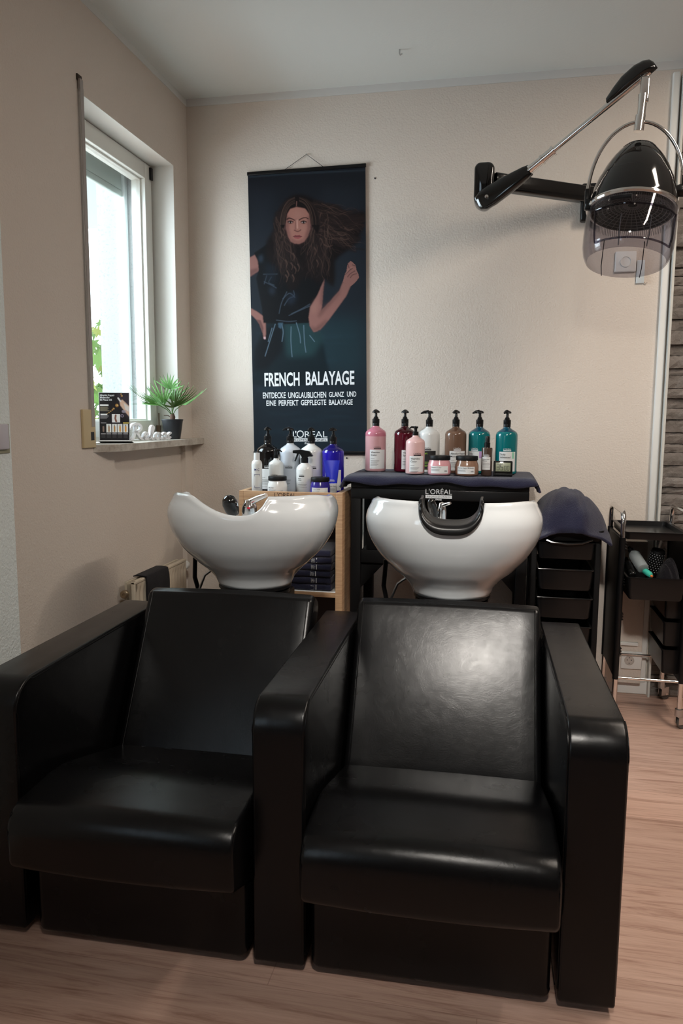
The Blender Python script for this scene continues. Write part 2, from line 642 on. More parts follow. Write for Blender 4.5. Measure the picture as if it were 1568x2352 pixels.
# ------------------------------------------------------------------ window
def window():
    t = bpy.data.objects.new('window_1', None); COL.objects.link(t)
    t['kind'] = 'structure'
    t.location = (-1.63, 3.1, 1.18)

    def fr(x0, x1, y0, y1, z0, z1, wy, wz, mb):
        mb.box(x0, x1, y0, y0 + wy, z0, z1, bev=.003).box(x0, x1, y1 - wy, y1, z0, z1, bev=.003)
        mb.box(x0, x1, y0 + wy, y1 - wy, z1 - wz, z1, bev=.003).box(x0, x1, y0 + wy, y1 - wy, z0, z0 + wz, bev=.003)
    mb = MB(); fr(-1.70, -1.645, WY0, WY1, 1.18, WZ1, .05, .05, mb)
    o = mb.build('window_frame', PVC); o.parent = t; o.matrix_parent_inverse = Matrix.Translation(t.location).inverted()
    mb = MB(); fr(-1.69, -1.628, WY0 + .012, WY1 - .012, 1.20, WZ1 - .006, .066, .07, mb)
    fr(-1.695, -1.65, WY0 + .072, WY1 - .072, 1.262, WZ1 - .07, .014, .014, mb)
    s = mb.build('window_sash', PVC); s.parent = t; s.matrix_parent_inverse = o.matrix_parent_inverse.copy()
    g = MB().box(-1.672, -1.668, WY0 + .08, WY1 - .08, 1.27, WZ1 - .078).build('window_pane', GLASS, smooth=False)
    g.parent = t; g.matrix_parent_inverse = o.matrix_parent_inverse.copy()
    mb = MB().box(-1.628, -1.618, WY1 - .034, WY1 - .012, WZ1 - .07, WZ1 - .015, bev=.002)
    h = mb.build('hinge', BLKPL); h.parent = t; h.matrix_parent_inverse = o.matrix_parent_inverse.copy()
    mb = MB().box(-1.625, -1.605, WY1 - .030, WY1 - .018, 1.20, 1.245, bev=.002)
    mb.tube([(-1.612, WY1 - .024, 1.245), (-1.612, WY1 - .024, 1.305)], .003, 8)
    h = mb.build('hinge', mat('hinge_brown', (.12, .07, .04), .4), smooth=True); h.parent = t; h.matrix_parent_inverse = o.matrix_parent_inverse.copy()


window()
# plaster faces of the reveal, exterior stucco
struct(MB().box(-1.645, XL - .001, WY1 - .001, WY1 + .004, 1.18, WZ1).box(-1.645, XL - .001, WY0, WY1, WZ1 - .002, WZ1 + .002).build('trim_8', REVEAL, smooth=False))
STUCCO = noise_color(mat('stucco', rough=.9), (.18, .19, .195), (.25, .26, .265), 90, (1, 1, 1), 5, .34, .45)
struct(MB().box(XO - .02, -1.70, WY1 - .035, WY1 + .003, 1.1, WZ1).build('trim_9', STUCCO, smooth=False))
struct(MB().box(XO - .06, -1.70, WY0, WY1 - .035, 1.12, 1.16).build('trim_10', TRIM, smooth=False))
# shutter guide rail + partly lowered shutter
sh = thing('roller_shutter', 'pale roller shutter pulled up to the top outside the window', 'shutter', (-1.76, 3.1, 2.36))
mb = MB()
mb.box(-.006, .006, -.39, .385, -.02, .16, bev=.002)
mb.box(-.009, .009, -.39, .385, -.05, -.022, bev=.004)
mb.build('slat_curtain', mat('shutter_grey', (.33, .38, .35), .5), sh)
MB().box(-.02, .02, .36, .39, -1.14, .16, bev=.003).build('guide_rail', mat('guide_grey', (.55, .60, .60), .4), sh)

# window sill: marble slab with a chamfered left corner
sp = [(-1.63, 2.705), (XL, 2.705), (-1.455, 2.80), (-1.455, 3.69), (XL - .001, 3.69), (XL - .001, WY1), (-1.63, WY1)]
mb = MB().loft([[(x, y, 1.150) for x, y in sp], [(x, y, 1.180) for x, y in sp]])
sl = mb.build('windowsill', MARBLE, smooth=False)
tag(sl, 'brownish marble windowsill slab with a cut-off corner below the window', 'windowsill')
bv = sl.modifiers.new('b', 'BEVEL'); bv.width = .002; bv.segments = 2

# blind belt and winder
bl = thing('blind_belt', 'grey shutter belt running down the wall beside the window into a beige winder', 'shutter belt', (XL, 2.69, 1.17))
mb = MB()
mb.box(.012, .0135, -.012, .010, .08, 1.30)
mb.box(.004, .0125, -.012, .010, 1.296, 1.33)
mb.build('belt', mat('belt_grey', (.40, .37, .35), .7), bl, smooth=False)
MB().box(0, .012, -.070, .018, 0, .145, bev=.003).build('winder_plate', mat('winder_beige', (.62, .50, .30), .45), bl)
MB().box(.012, .0126, -.020, .004, .028, .060).build('winder_slot', INK, bl, smooth=False)
MB().box(0, .006, -.016, .014, 1.325, 1.345).build('belt_slot', mat('slot_brown', (.06, .045, .035), .8), bl, smooth=False)
# ------------------------------------------------------------------ outside
ROOFT = mat('roof_tiles', (.22, .035, .02), .8)
WHT = mat('render_white', (.24, .26, .26), .8)
nb = thing('balcony', 'white balcony slab of the house across, seen through the window top', 'balcony', (-4.2, 6.6, 3.52))
MB().box(-1.6, 2.0, -.9, 2.2, 0, .5, bev=.01).build('slab', WHT, nb)
MB().box(-1.6, 2.0, -.6, 2.2, .5, .95, bev=.01).build('parapet', mat('parapet_grey', (.07, .09, .10), .8), nb)
mb = MB()
mb.tube([(-1.4, -.95, .62), (.20, -.95, .60), (.32, -.93, .55), (.36, -.92, .42)], .085, 14)
mb.build('gutter', mat('zinc_grey', (.035, .05, .045), .5), nb)
mb = MB()
for k in range(16):
    mb.tube([(-2.0 + k * .12, -.8, 1.05), (-2.0 + k * .12, 1.4, 2.0)], .06, 8)
rf = mb.build('tiled_roof', ROOFT); tag(rf, 'strip of red roof tiles glimpsed at the top left of the window', 'roof')
rf.location = (-4.3, 6.7, 3.52)


def maple():
    rnd = random.Random(11)
    t = thing('maple_tree', 'sunlit green maple branches outside the window', 'tree', (-3.25, 5.25, 0))
    mb = MB()
    mb.tube([(0, .3, 0), (-.05, .25, .8), (.05, .2, 1.3), (.15, .1, 1.9)], .03, 8, rads=[.05, .04, .025, .008])
    for a, b, c in ((.35, -.25, 1.55), (-.3, -.2, 1.7), (.4, .1, 1.25), (-.2, .2, 1.35)):
        mb.tube([(0, .22, .95), (a * .5, b * .5 + .1, (c + .95) / 2 + .08), (a, b, c)], .01, 6, rads=[.014, .01, .004])
    mb.build('branch', mat('bark', (.12, .09, .06), .9), t)
    out = [(0, -.5), (.1, -.18), (.42, -.28), (.34, -.08), (.5, .12), (.28, .1), (.25, .3), (.12, .22), (0, .55),
           (-.12, .22), (-.25, .3), (-.28, .1), (-.5, .12), (-.34, -.08), (-.42, -.28), (-.1, -.18)]
    l1, l2 = MB(), MB()
    for k in range(330):
        z = rnd.uniform(.75, 2.0)
        w = .55 * (1 - ((z - 1.35) / .8) ** 2) + .12
        x = rnd.uniform(-w, w); y = rnd.uniform(-.45, .5)
        s = rnd.uniform(.09, .16)
        M = Matrix.Translation((x, y, z)) @ Matrix.Rotation(rnd.uniform(-.9, .9), 4, 'Z') @ Matrix.Rotation(R(90) + rnd.uniform(-.7, .7), 4, 'X') @ Matrix.Rotation(rnd.uniform(-.8, .8) + PI, 4, 'Z')
        vs = [M @ Vector((a * s, b * s, (abs(a) * .25) * s)) for a, b in out] + [M @ Vector((0, 0, 0))]
        (l1 if rnd.random() < .6 else l2).add(vs, [(i, (i + 1) % 16, 16) for i in range(16)])
    l1.build('leaves', mat('leaf_green', (.07, .16, .02), .6), t, smooth=False, fixn=False)
    l2.build('leaves', mat('leaf_yellow', (.17, .21, .035), .6), t, smooth=False, fixn=False)


maple()

# ------------------------------------------------------------------ salon wash unit
CA = R(1.08)
unit = thing('wash_unit', 'double black leather salon wash chair with three armrests and two white basins behind', 'wash chair', (.2942, 1.5943, 0), CA)


def arm(a0, a1):
    prof = rp([(0, .018, .012), (.86, .018, .01), (.86, .654, .02), (0, .654, .075)], 8)
    prof = densify(prof, .06)
    pad(prof, a0, a1, .007, 3).build('armrest', LEATHER, unit, angle=60)
    # piping along the front and top edges
    mb = MB()
    for a, s in ((a0 + .006, -1), (a1 - .006, 1)):
        for off in (0, .0075):
            path = []
            for (b, z) in rp([(0, .06, 0), (0, .654, .075), (.86, .654, 0)][0:1] + [(0, .654, .075)] + [(.86, .654, 0), (.86, .06, 0)], 10):
                path.append((b, z))
            pts = [(0, .05)] + [q for q in path if q[1] > .055 and q[0] < .859] + [(.86, .654)]
            q = [(a, b + .0012, z - .0012) for b, z in pts if b < .80] + [(a, .80, .6528)]
            if off:
                q = []
                ip = [(b, z) for b, z in pts]
                for b, z in ip:
                    # pull towards the inside of the side panel
                    q.append((a + s * .0062, max(b, .010) if z < .58 else b + .004, min(z, .644) if b > .07 else z - .004))
            mb.tube(q, .0014, 6)
    mb.build('piping', LEATHER, unit)


for a0, a1 in ((-.122, 0.0), (-.815, -.693), (-1.532, -1.405)):
    arm(a0, a1)


def seat(a0, a1):
    prof = rp([(-.098, .250, .03), (-.104, .392, .060), (.12, .402, .40), (.475, .300, .02), (.475, .150, .02), (.05, .19, .03)], 7)
    prof = densify(prof, .03)

    def w(t, b, z):
        k = 4 * t * (1 - t)
        up = max(0, (z - .27) / .12)
        return (-.012 * k if b < 0 else 0, .012 * k * up)
    s = pad(prof, a0, a1, .012, 14, w).build('seat', LEATHER, unit, angle=70)
    for a in (a0 + .006, a1 - .006):
        mb = MB()
        mb.tube([(a, -.096, .27), (a, -.101, .34), (a, -.085, .378), (a, -.045, .391), (a, .10, .387), (a, .28, .352), (a, .46, .302)], .0014, 6)
        mb.build('stitching', LEATHER, s)
    # front panel below the seat
    prof2 = densify(rp([(.002, .020, .012), (.50, .020, .01), (.50, .22, .01), (.0, .27, .01)], 5), .08)
    pad(prof2, a0 + .004, a1 - .004, .02, 3).build('front_panel', LEATHER, unit, angle=60)
    # reclined backrest
    prof3 = rp([(.44, .272, .015), (.700, .724, .022), (.733, .731, .02), (.80, .70, .03), (.62, .24, .03)], 7)
    prof3 = densify(prof3, .04)

    def w3(t, b, z):
        k = 4 * t * (1 - t)
        h = max(0, min(1, (z - .28) / .45))
        return (-.010 * k * math.sin(PI * h) + .004 * k, .004 * k * h)
    sh_ = -.002
    s = pad(prof3, a0 + sh_, a1 - sh_, .016, 12, w3).build('backrest', LEATHER, unit, angle=70)
    mb = MB()
    for a in (a0 + .016, a1 - .016):
        MB().tube([(a, .452, .300), (a, .700, .724)], .0014, 6).build('stitching', LEATHER, s)
    mb.tube([(a0 + .016 + (a1 - a0 - .032) * k / 12, .448 - .004 * math.sin(PI * k / 12), .297 + .006 * math.sin(PI * k / 12)) for k in range(13)], .0022, 6)
    mb.build('stitching', LEATHER, s)


seat(-.682, -.133)
seat(-1.377, -.828)
for a0, a1 in ((-.693, -.122), (-1.405, -.815)):
    MB().box(a0 - .001, a1 + .001, .72, .86, .03, .60, bev=.01).build('back_panel', LEATHER, unit)
mb = MB()
for a0, a1 in ((-.14, -.01), (-.80, -.71), (-1.52, -1.42)):
    MB().box(a0 + .02, a1 - .02, .08, .78, 0, .035).build('plinth', BLKMAT, unit, smooth=False)


def basin(ac, bc, z0, notch, padded, turn=0.0):
    H = .345
    hs = [0, .02, .041, .086, .14, .2, .25, .285, .326, .345]
    ws = [.133, .141, .155, .203, .252, .285, .297, .294, .274, .258]
    N = 176
    NV = 30

    def hw(h):
        # smooth interpolation
        import bisect
        i = max(0, min(len(hs) - 2, bisect.bisect_right(hs, h) - 1))
        t = max(0, min(1, (h - hs[i]) / (hs[i + 1] - hs[i])))
        p0 = ws[max(i - 1, 0)]; p1 = ws[i]; p2 = ws[i + 1]; p3 = ws[min(i + 2, len(ws) - 1)]
        return .5 * (2 * p1 + (p2 - p0) * t + (2 * p0 - 5 * p1 + 4 * p2 - p3) * t * t + (3 * p1 - p0 - 3 * p2 + p3) * t ** 3)

    def plan(th, h, off=0):
        w = hw(h) - off
        c, s = math.cos(th), math.sin(th)       # th=0 front (-y), x = sin
        n = 2.0 + 0.7 * min(1, h / .3)
        d = w * (.93 if c > 0 else 1.02)
        q = (abs(s) ** n + abs(c) ** n) ** (-1 / n)
        return (w * q * s, -d * q * c)

    def rim(th):
        a = abs((th + PI) % (2 * PI) - PI)
        base = H - .004
        if a > R(50):
            t = min(1, (a - R(50)) / R(45)); base -= .016 * t * t * (3 - 2 * t)
        if a > R(95):
            t = min(1, (a - R(95)) / R(60)); base -= .155 * t * t * (3 - 2 * t)
        x = plan(th, .3)[0]
        if a < R(80):
            q = abs(x) / (.112 if padded or x > 0 else .20)
            pw = 3 if padded or x > 0 else 1.7
            base -= notch * (1 - q ** pw) ** (.9 if pw == 3 else 1.5) if q < 1 else 0
        return base
    rings = []
    rr = .016
    cols = []
    for i in range(N):
        th = 2 * PI * i / N
        zr = rim(th)
        col = []
        for k in range(NV + 1):
            h = (zr - rr) * (k / NV)
            x, y = plan(th, h); col.append((x, y, h))
        for k in range(1, 9):
            q = PI * k / 8
            h = zr - rr + rr * math.sin(q)
            x, y = plan(th, min(h, zr - rr), rr - rr * math.cos(q)); col.append((x, y, h))
        for k in range(1, 19):
            t = k / 18
            h = (zr - rr) * (1 - t) + .04 * t
            off = 2 * rr + .25 * (t ** 3) * .5
            x, y = plan(th, h, min(off, hw(h) - .01)); col.append((x, y, h))
        cols.append(col)
    K = len(cols[0])
    mb = MB()
    rings = [[cols[i][k] for i in range(N)] for k in range(K)]
    mb.loft(rings)
    M = Matrix.Translation((ac, bc, z0)) @ Matrix.Rotation(turn, 4, 'Z')
    mb.xf(M)
    bs = mb.build('basin', CERAM, unit, angle=80)
    bs['label'] = 'white ceramic wash basin'
    # black collar rings and pedestal
    mb = MB().lathe([(.125, -.014), (.132, -.010), (.132, 0.0), (.11, .001)], ac, bc, 48, z=z0)
    mb.lathe([(.115, -.036), (.126, -.032), (.126, -.018), (.115, -.016)], ac, bc, 48, z=z0)
    mb.box(ac - .12, ac + .12, bc - .10, bc + .12, 0.02, z0 - .034, bev=.01)
    mb.build('basin_pedestal', BLKPL, unit)
    # water hoses
    hz = MB().tube([M @ Vector(p) for p in ((-.235, .03, .10), (-.245, .05, .0), (-.225, .08, -.12), (-.19, .08, -.4), (-.12, .08, -.5))], .0085, 10)
    hz.build('water_hose', RUBBER, bs)
    hz = MB().tube([M @ Vector(p) for p in ((-.15, .0, .05), (-.19, 0, .02), (-.21, 0, -.03), (-.215, .02, -.12), (-.15, .05, -.3))], .005, 10)
    hz.build('supply_hose', STEEL, bs)
    # faucet: chrome mixer with a lever, black spray head
    fx, fy, fz = (-.058, .17, .262) if padded else (-.112, .19, .250)
    ofs = .010 if padded else .045
    kr = .62 if padded else 1.08
    fb = MB().lathe([(.028, -.03), (.028, .0), (.024, .012), (.016, .03), (0, .034)], fx + ofs, fy, 24, z=fz, sx=kr, sy=kr)
    sk = .42 if padded else 1.0
    fb.tube([(fx + ofs, fy, fz + .02), (fx + ofs + .04 * sk, fy - .02, fz + .02 + .02 * sk), (fx + ofs + .075 * sk, fy - .035, fz + .02 + .034 * sk)], .01, 12, rads=[.013 * kr, .011 * kr, .008 * kr])
    fb.xf(M).build('faucet', CHROME, bs)
    sp_ = MB().lathe([(.0, -.04), (.02, -.04), (.026, -.02), (.028, .01), (.022, .03), (.010, .040), (0, .042)], 0, 0, 24, sx=kr, sy=kr)
    sp_.xf(M @ Matrix.Translation((fx - .022, fy - .03, fz + .012)) @ Matrix.Rotation(R(22), 4, 'X') @ Matrix.Rotation(R(-12), 4, 'Y')).build('spray_head', BLKGLOSS, bs)
    if not padded:
        MB().lathe([(0, 0), (.006, 0), (.006, .006), (0, .007)], fx + .05, fy - .035, 12, z=fz + .0).xf(M).build('temperature_mark', mat('mark_red', (.6, .02, .05), .4), bs)
    if padded:
        path = []
        for k in range(41):
            th = -R(23) + R(46) * k / 40
            x, y = plan(th, rim(th) - .01)
            path.append((x, y, rim(th)))
        g = MB()
        cs = [(-.010, -.018), (-.0115, -.010), (-.010, -.002), (-.004, .004), (.010, .006), (.030, .007), (.052, .010), (.070, .014)]

        def fn(a, b):
            i = a * 40; i0 = min(39, int(i)); t = i - i0
            p = Vector(path[i0]).lerp(Vector(path[i0 + 1]), t)
            j = b * 7; j0 = min(6, int(j)); s = j - j0
            c = [cs[j0][q] * (1 - s) + cs[j0 + 1][q] * s for q in (0, 1)]
            side = (a - .5) * 2
            ls = abs(side) ** 3
            # on the flanks the strip turns sideways towards the notch centre
            dx = -side * ls * (.012 if c[0] < .0 else .014)
            dz = c[1] * (1 - ls) if c[1] < 0 else c[1] * (1 - .6 * ls)
            return (p.x + dx, p.y + c[0], p.z + dz + .002)
        g.grid(48, 21, fn)
        g.xf(M)
        n = g.build('neck_rest', RUBBER, bs, angle=80)
        so = n.modifiers.new('s', 'SOLIDIFY'); so.thickness = .006; so.offset = 1
        n['label'] = 'black rubber neck rest'


basin(-.407, 1.045, .690, .080, True)
basin(-1.118, 1.045, .692, .062, False, R(3))


# ------------------------------------------------------------------ banner on the wall
class Paint:
    """small raster painter: the printed picture of a poster becomes vertex colours of its sheet"""

    def __init__(s, W, H, conv):
        s.W, s.H = W, H
        s.img = np.zeros((H, W, 3)); s.conv = conv; s.k = W / 240.0 if W > 200 else 1.0
        s.yy, s.xx = np.mgrid[0:H, 0:W] + .5

    def map(s, pts):
        return np.array([s.conv(x, y) for x, y in pts]) * [s.W, s.H]

    def blur(s, m_, k):
        for _ in range(2):
            for ax in (0, 1):
                acc = np.zeros_like(m_)
                p = np.pad(m_, [(k, k) if a == ax else (0, 0) for a in (0, 1)], mode='edge')
                for d in range(2 * k + 1):
                    acc += p[d:d + m_.shape[0], :] if ax == 0 else p[:, d:d + m_.shape[1]]
                m_ = acc / (2 * k + 1)
        return m_

    def apply(s, m_, col, alpha=1):
        c = np.array(col)
        s.img = s.img * (1 - m_[..., None] * alpha) + c * m_[..., None] * alpha

    def poly(s, pts, col, blur=0, alpha=1):
        P = s.map(pts)
        m_ = np.zeros((s.H, s.W), bool)
        n = len(P)
        for i in range(n):
            x0, y0 = P[i]; x1, y1 = P[(i + 1) % n]
            if y0 == y1:
                continue
            c = ((y0 > s.yy) != (y1 > s.yy)) & (s.xx < (x1 - x0) * (s.yy - y0) / (y1 - y0) + x0)
            m_ ^= c
        m_ = m_.astype(float)
        if blur:
            m_ = s.blur(m_, max(1, int(round(blur * s.k))))
        s.apply(m_, col, alpha)

    def stroke(s, pts, w, col, alpha=1, soft=.6, w1=None):
        w = w * s.k; soft = soft * s.k; w1 = w1 * s.k if w1 else w1
        P = s.map(pts)
        # resample with catmull-rom
        Q = []
        for i in range(len(P) - 1):
            p0 = P[max(i - 1, 0)]; p1 = P[i]; p2 = P[i + 1]; p3 = P[min(i + 2, len(P) - 1)]
            for t in np.linspace(0, 1, 7, endpoint=False):
                Q.append(.5 * (2 * p1 + (p2 - p0) * t + (2 * p0 - 5 * p1 + 4 * p2 - p3) * t * t + (3 * p1 - p0 - 3 * p2 + p3) * t ** 3))
        Q.append(P[-1]); Q = np.array(Q)
        wm = max(w, w1 or w) + 2
        x0, x1 = int(max(0, Q[:, 0].min() - wm)), int(min(s.W, Q[:, 0].max() + wm + 1))
        y0, y1 = int(max(0, Q[:, 1].min() - wm)), int(min(s.H, Q[:, 1].max() + wm + 1))
        if x1 <= x0 or y1 <= y0:
            return
        X = s.xx[y0:y1, x0:x1]; Y = s.yy[y0:y1, x0:x1]
        best = np.zeros_like(X)
        for i in range(len(Q) - 1):
            a, b = Q[i], Q[i + 1]
            d = b - a; L2 = max(1e-6, d @ d)
            t = np.clip(((X - a[0]) * d[0] + (Y - a[1]) * d[1]) / L2, 0, 1)
            dist = np.hypot(X - a[0] - t * d[0], Y - a[1] - t * d[1])
            f_ = (i + t) / (len(Q) - 1)
            ww = (w + ((w1 if w1 is not None else w) - w) * f_) / 2
            best = np.maximum(best, np.clip((ww - dist) / soft / 1.5 + .5, 0, 1))
        c = np.array(col)
        m_ = (best * alpha)[..., None]
        s.img[y0:y1, x0:x1] = s.img[y0:y1, x0:x1] * (1 - m_) + c * m_

    def sheet(s, name, w, h, m_, parent, y=0):
        H, W = s.H, s.W
        xs = np.linspace(-w / 2, w / 2, W); zs = np.linspace(h / 2, -h / 2, H)
        vs = [(x, y, z) for z in zs for x in xs]
        fs = [(j * W + i, (j + 1) * W + i, (j + 1) * W + i + 1, j * W + i + 1) for j in range(H - 1) for i in range(W - 1)]
        me = bpy.data.meshes.new(name)
        me.from_pydata(vs, [], fs); me.update()
        at = me.color_attributes.new('print', 'FLOAT_COLOR', 'POINT')
        c = np.ones((H * W, 4)); c[:, :3] = s.img.reshape(-1, 3)
        at.data.foreach_set('color', c.ravel())
        return link(name, me, m_, parent, False)


# design coordinates of the banner artwork: left edge 45..65, right edge 908..925, top 203..138, bottom 2285
def bconv(x, y):
    xl, xr = 45, 908
    t = (x - xl) / (xr - xl)
    yt = 203 - 65 * t
    v = (y - yt) / (2285 - yt)
    return ((x - (45 + 20 * v)) / (863 - 3 * v), v)


def banner():
    W_, H_ = .574, 1.340
    t = thing('hanging_banner', 'tall dark blue advertising banner with a long-haired woman, hanging on the back wall', 'banner', (-.909, YB - .004, 1.783))
    t.rotation_euler = (0, R(-.9), 0)
    P = Paint(330, 770, bconv)
    K = 1.0
    D = lambda r, g, b: dc(r, g, b, K)
    top, mid, bot = np.array(D(25, 28, 35)), np.array(D(30, 36, 46)), np.array(D(28, 39, 48))
    v = P.yy / P.H
    P.img[:] = top * (1 - v[..., None]) + bot * v[..., None]
    rnd = random.Random(5)
    P.poly([(600, 300), (905, 300), (905, 1000), (700, 1100), (500, 700)], D(36, 41, 49), 12, .5)
    P.poly([(60, 300), (250, 300), (200, 800), (60, 900)], D(34, 39, 48), 12, .5)
    P.poly([(300, 1250), (900, 1250), (910, 1700), (350, 1600)], D(30, 54, 62), 16, .6)
    for k in range(30):
        y = rnd.uniform(1250, 2200); x = rnd.uniform(100, 700)
        P.stroke([(x, y), (x + 120, y + rnd.uniform(-10, 10)), (x + 220, y + rnd.uniform(-10, 10))], rnd.uniform(3, 9), D(38, 62, 74), .10, 3)
    P.stroke([(60, 225), (400, 200), (900, 175)], 2.5, D(62, 78, 90), .35, 2)
    SK, SKD, SKH = D(134, 94, 88), D(78, 52, 52), D(158, 116, 106)
    BLK = D(10, 12, 16)
    # skirt / lower body
    P.poly([(170, 1280), (520, 1280), (600, 1450), (650, 1700), (600, 1760), (60, 1760), (70, 1560), (120, 1400)], D(16, 28, 34), 3, .9)
    P.poly([(300, 1290), (520, 1280), (600, 1420), (520, 1540), (330, 1550)], D(36, 62, 66), 6, .75)
    P.poly([(80, 1480), (180, 1330), (300, 1300), (290, 1500), (170, 1640), (70, 1650)], D(11, 13, 18), 4, .8)
    # upper arm (left of picture) and hand on the hip
    P.poly([(48, 810), (95, 785), (125, 840), (120, 905), (48, 950)], SK, 1)
    P.poly([(48, 900), (120, 880), (118, 905), (48, 950)], SKD, 2, .6)
    P.poly([(52, 1180), (100, 1205), (150, 1240), (168, 1290), (168, 1370), (165, 1410), (150, 1412), (145, 1370), (120, 1300), (95, 1265), (52, 1225)], SK, 1)
    P.poly([(95, 1265), (120, 1300), (145, 1370), (150, 1330), (130, 1270)], SKD, 1, .7)
    P.poly([(150, 1395), (166, 1393), (165, 1412), (152, 1413)], D(190, 160, 165), 0, .8)
    # bodice
    P.poly([(85, 775), (200, 700), (330, 740), (520, 740), (610, 800), (612, 960), (560, 1090), (505, 1170), (500, 1290), (300, 1300), (150, 1290), (140, 1180), (100, 960), (120, 900), (112, 830)], BLK, 1)
    for q in ([(155, 930), (260, 928)], [(160, 985), (215, 1010), (250, 1030)], [(300, 1110), (350, 1070), (390, 1100)], [(345, 1235), (420, 1200), (500, 1165)],
              [(365, 1222), (440, 1185), (502, 1150)], [(180, 940), (160, 1000)], [(215, 950), (195, 990), (235, 1010)], [(270, 1220), (290, 1140), (330, 1060)],
              [(250, 1270), (340, 1280), (400, 1275)], [(310, 1160), (345, 1110), (385, 1090), (380, 1050)]):
        P.stroke(q, 1.8, D(66, 78, 92), .6, 1.0)
    P.poly([(120, 800), (150, 785), (150, 835), (125, 845)], D(44, 56, 70), 3, .8)
    P.poly([(200, 1030), (235, 1030), (230, 1080), (205, 1070)], D(40, 50, 64), 4, .8)
    P.poly([(330, 1120), (380, 1060), (400, 1100), (360, 1160)], D(34, 44, 58), 5, .7)
    P.poly([(170, 850), (255, 850), (245, 1000), (165, 990)], D(22, 30, 40), 5, .6)
    for q in ([(240, 1300), (200, 1420), (160, 1540)], [(360, 1320), (358, 1430), (366, 1545)], [(290, 1300), (300, 1360), (290, 1430)],
              [(400, 1290), (425, 1380), (430, 1440)], [(455, 1310), (460, 1430), (470, 1510)], [(500, 1385), (535, 1430)], [(215, 1330), (185, 1430)]):
        P.stroke(q, 1.8, D(100, 122, 140), .6, .8)
    P.poly([(262, 1290), (300, 1290), (285, 1335), (265, 1325)], D(60, 84, 102), 1, .8)
    # neck
    P.poly([(385, 690), (465, 680), (470, 770), (430, 790), (390, 760)], D(84, 56, 52), 2)
    # raised right arm
    P.poly([(612, 960), (600, 1060), (592, 1170), (575, 1250), (560, 1350), (530, 1358), (500, 1310), (492, 1250), (505, 1170), (560, 1080)], SK, 1)
    P.poly([(500, 1310), (530, 1358), (580, 1340), (640, 1270), (720, 1160), (770, 1090), (805, 1010), (745, 985), (720, 1050), (650, 1130), (592, 1190), (560, 1230)], SK, 1)
    P.poly([(592, 1180), (600, 1165), (660, 1120), (720, 1050), (735, 1010), (720, 1075), (640, 1170), (570, 1250), (560, 1240)], SKD, 3, .55)
    P.poly([(500, 1310), (530, 1358), (570, 1345), (640, 1270), (620, 1270), (540, 1330)], SKD, 3, .6)
    P.poly([(610, 970), (600, 1060), (594, 1160), (580, 1150), (588, 1040)], SKD, 2, .6)
    P.poly([(515, 1190), (545, 1120), (560, 1130), (535, 1230)], SKH, 4, .5)
    # hand
    P.poly([(745, 985), (758, 935), (770, 925), (775, 880), (782, 850), (800, 832), (815, 838), (838, 862), (845, 900), (860, 930), (862, 955), (835, 990), (800, 1020)], SK, 0)
    for q in ([(765, 930), (790, 905), (815, 885)], [(780, 948), (800, 925), (832, 905)], [(800, 955), (815, 935), (845, 925)], [(782, 852), (790, 880), (800, 890)], [(815, 860), (838, 868)]):
        P.stroke(q, 1.7, SKD, .8, .7)
    P.stroke([(765, 925), (790, 890), (812, 878)], 2.5, SKH, .5, 1)
    # hair mass behind
    HR, HM, HL = D(20, 15, 16), D(38, 29, 28), D(88, 68, 60)
    P.poly([(300, 430), (340, 375), (400, 348), (470, 352), (540, 385), (600, 430), (700, 470), (800, 480), (905, 470), (905, 560), (880, 620), (850, 700), (800, 740), (730, 790), (690, 830),
            (690, 960), (680, 1025), (640, 1000), (600, 960), (560, 1000), (520, 960), (450, 950), (400, 1040), (350, 1050), (300, 950), (260, 870), (210, 850), (170, 780), (180, 690), (240, 600), (250, 500)], HR, 3)
    HB = D(34, 26, 26)

    def lock(x0, y0, x1, y1, w, col, al, am, n=7):
        ph = rnd.uniform(0, 6.28)
        dx, dy = x1 - x0, y1 - y0
        L_ = math.hypot(dx, dy)
        q = []
        for i in range(n):
            u = i / (n - 1)
            o_ = am * math.sin(ph + u * L_ / 26) * min(1, u * 2.5)
            q.append((x0 + dx * u - dy / L_ * o_, y0 + dy * u + dx / L_ * o_))
        P.stroke(q, w, col, al, 1.2 if w > 3 else .7, w * .4)
    for k in range(70):
        y0 = rnd.uniform(400, 640); x0 = rnd.uniform(480, 600)
        lock(x0, y0, rnd.uniform(740, 900), y0 * .9 + 110 + rnd.uniform(-40, 110), rnd.uniform(6, 11), HB, .55, 16, 10)
    for k in range(80):
        x0 = rnd.choice([rnd.uniform(240, 330), rnd.uniform(490, 640)]); y0 = rnd.uniform(480, 700)
        y1 = min(1030, y0 + rnd.uniform(170, 320))
        lock(x0, y0, x0 + (rnd.uniform(-20, 120) if x0 < 400 else rnd.uniform(-90, 50)), y1, rnd.uniform(6, 10), HB, .55, 14, 9)
    for k in range(230):
        y0 = rnd.uniform(400, 640); x0 = rnd.uniform(490, 640)
        x1 = min(900, x0 + rnd.uniform(120, 340)); y1 = y0 * .9 + 90 + rnd.uniform(-50, 130)
        c_ = rnd.random()
        lock(x0, y0, x1, y1, rnd.uniform(.8, 2.2), HM if c_ < .6 else (HR if c_ < .82 else HL), rnd.uniform(.2, .5), rnd.uniform(8, 18), 11)
    for k in range(230):
        x0 = rnd.choice([rnd.uniform(235, 330), rnd.uniform(500, 650)]); y0 = rnd.uniform(480, 760)
        y1 = min(1040, y0 + rnd.uniform(120, 320))
        c_ = rnd.random()
        lock(x0, y0, x0 + (rnd.uniform(-30, 150) if x0 < 400 else rnd.uniform(-110, 60)), y1, rnd.uniform(.8, 2.4), HM if c_ < .55 else (HR if c_ < .8 else HL), rnd.uniform(.2, .5), rnd.uniform(7, 15), 11)
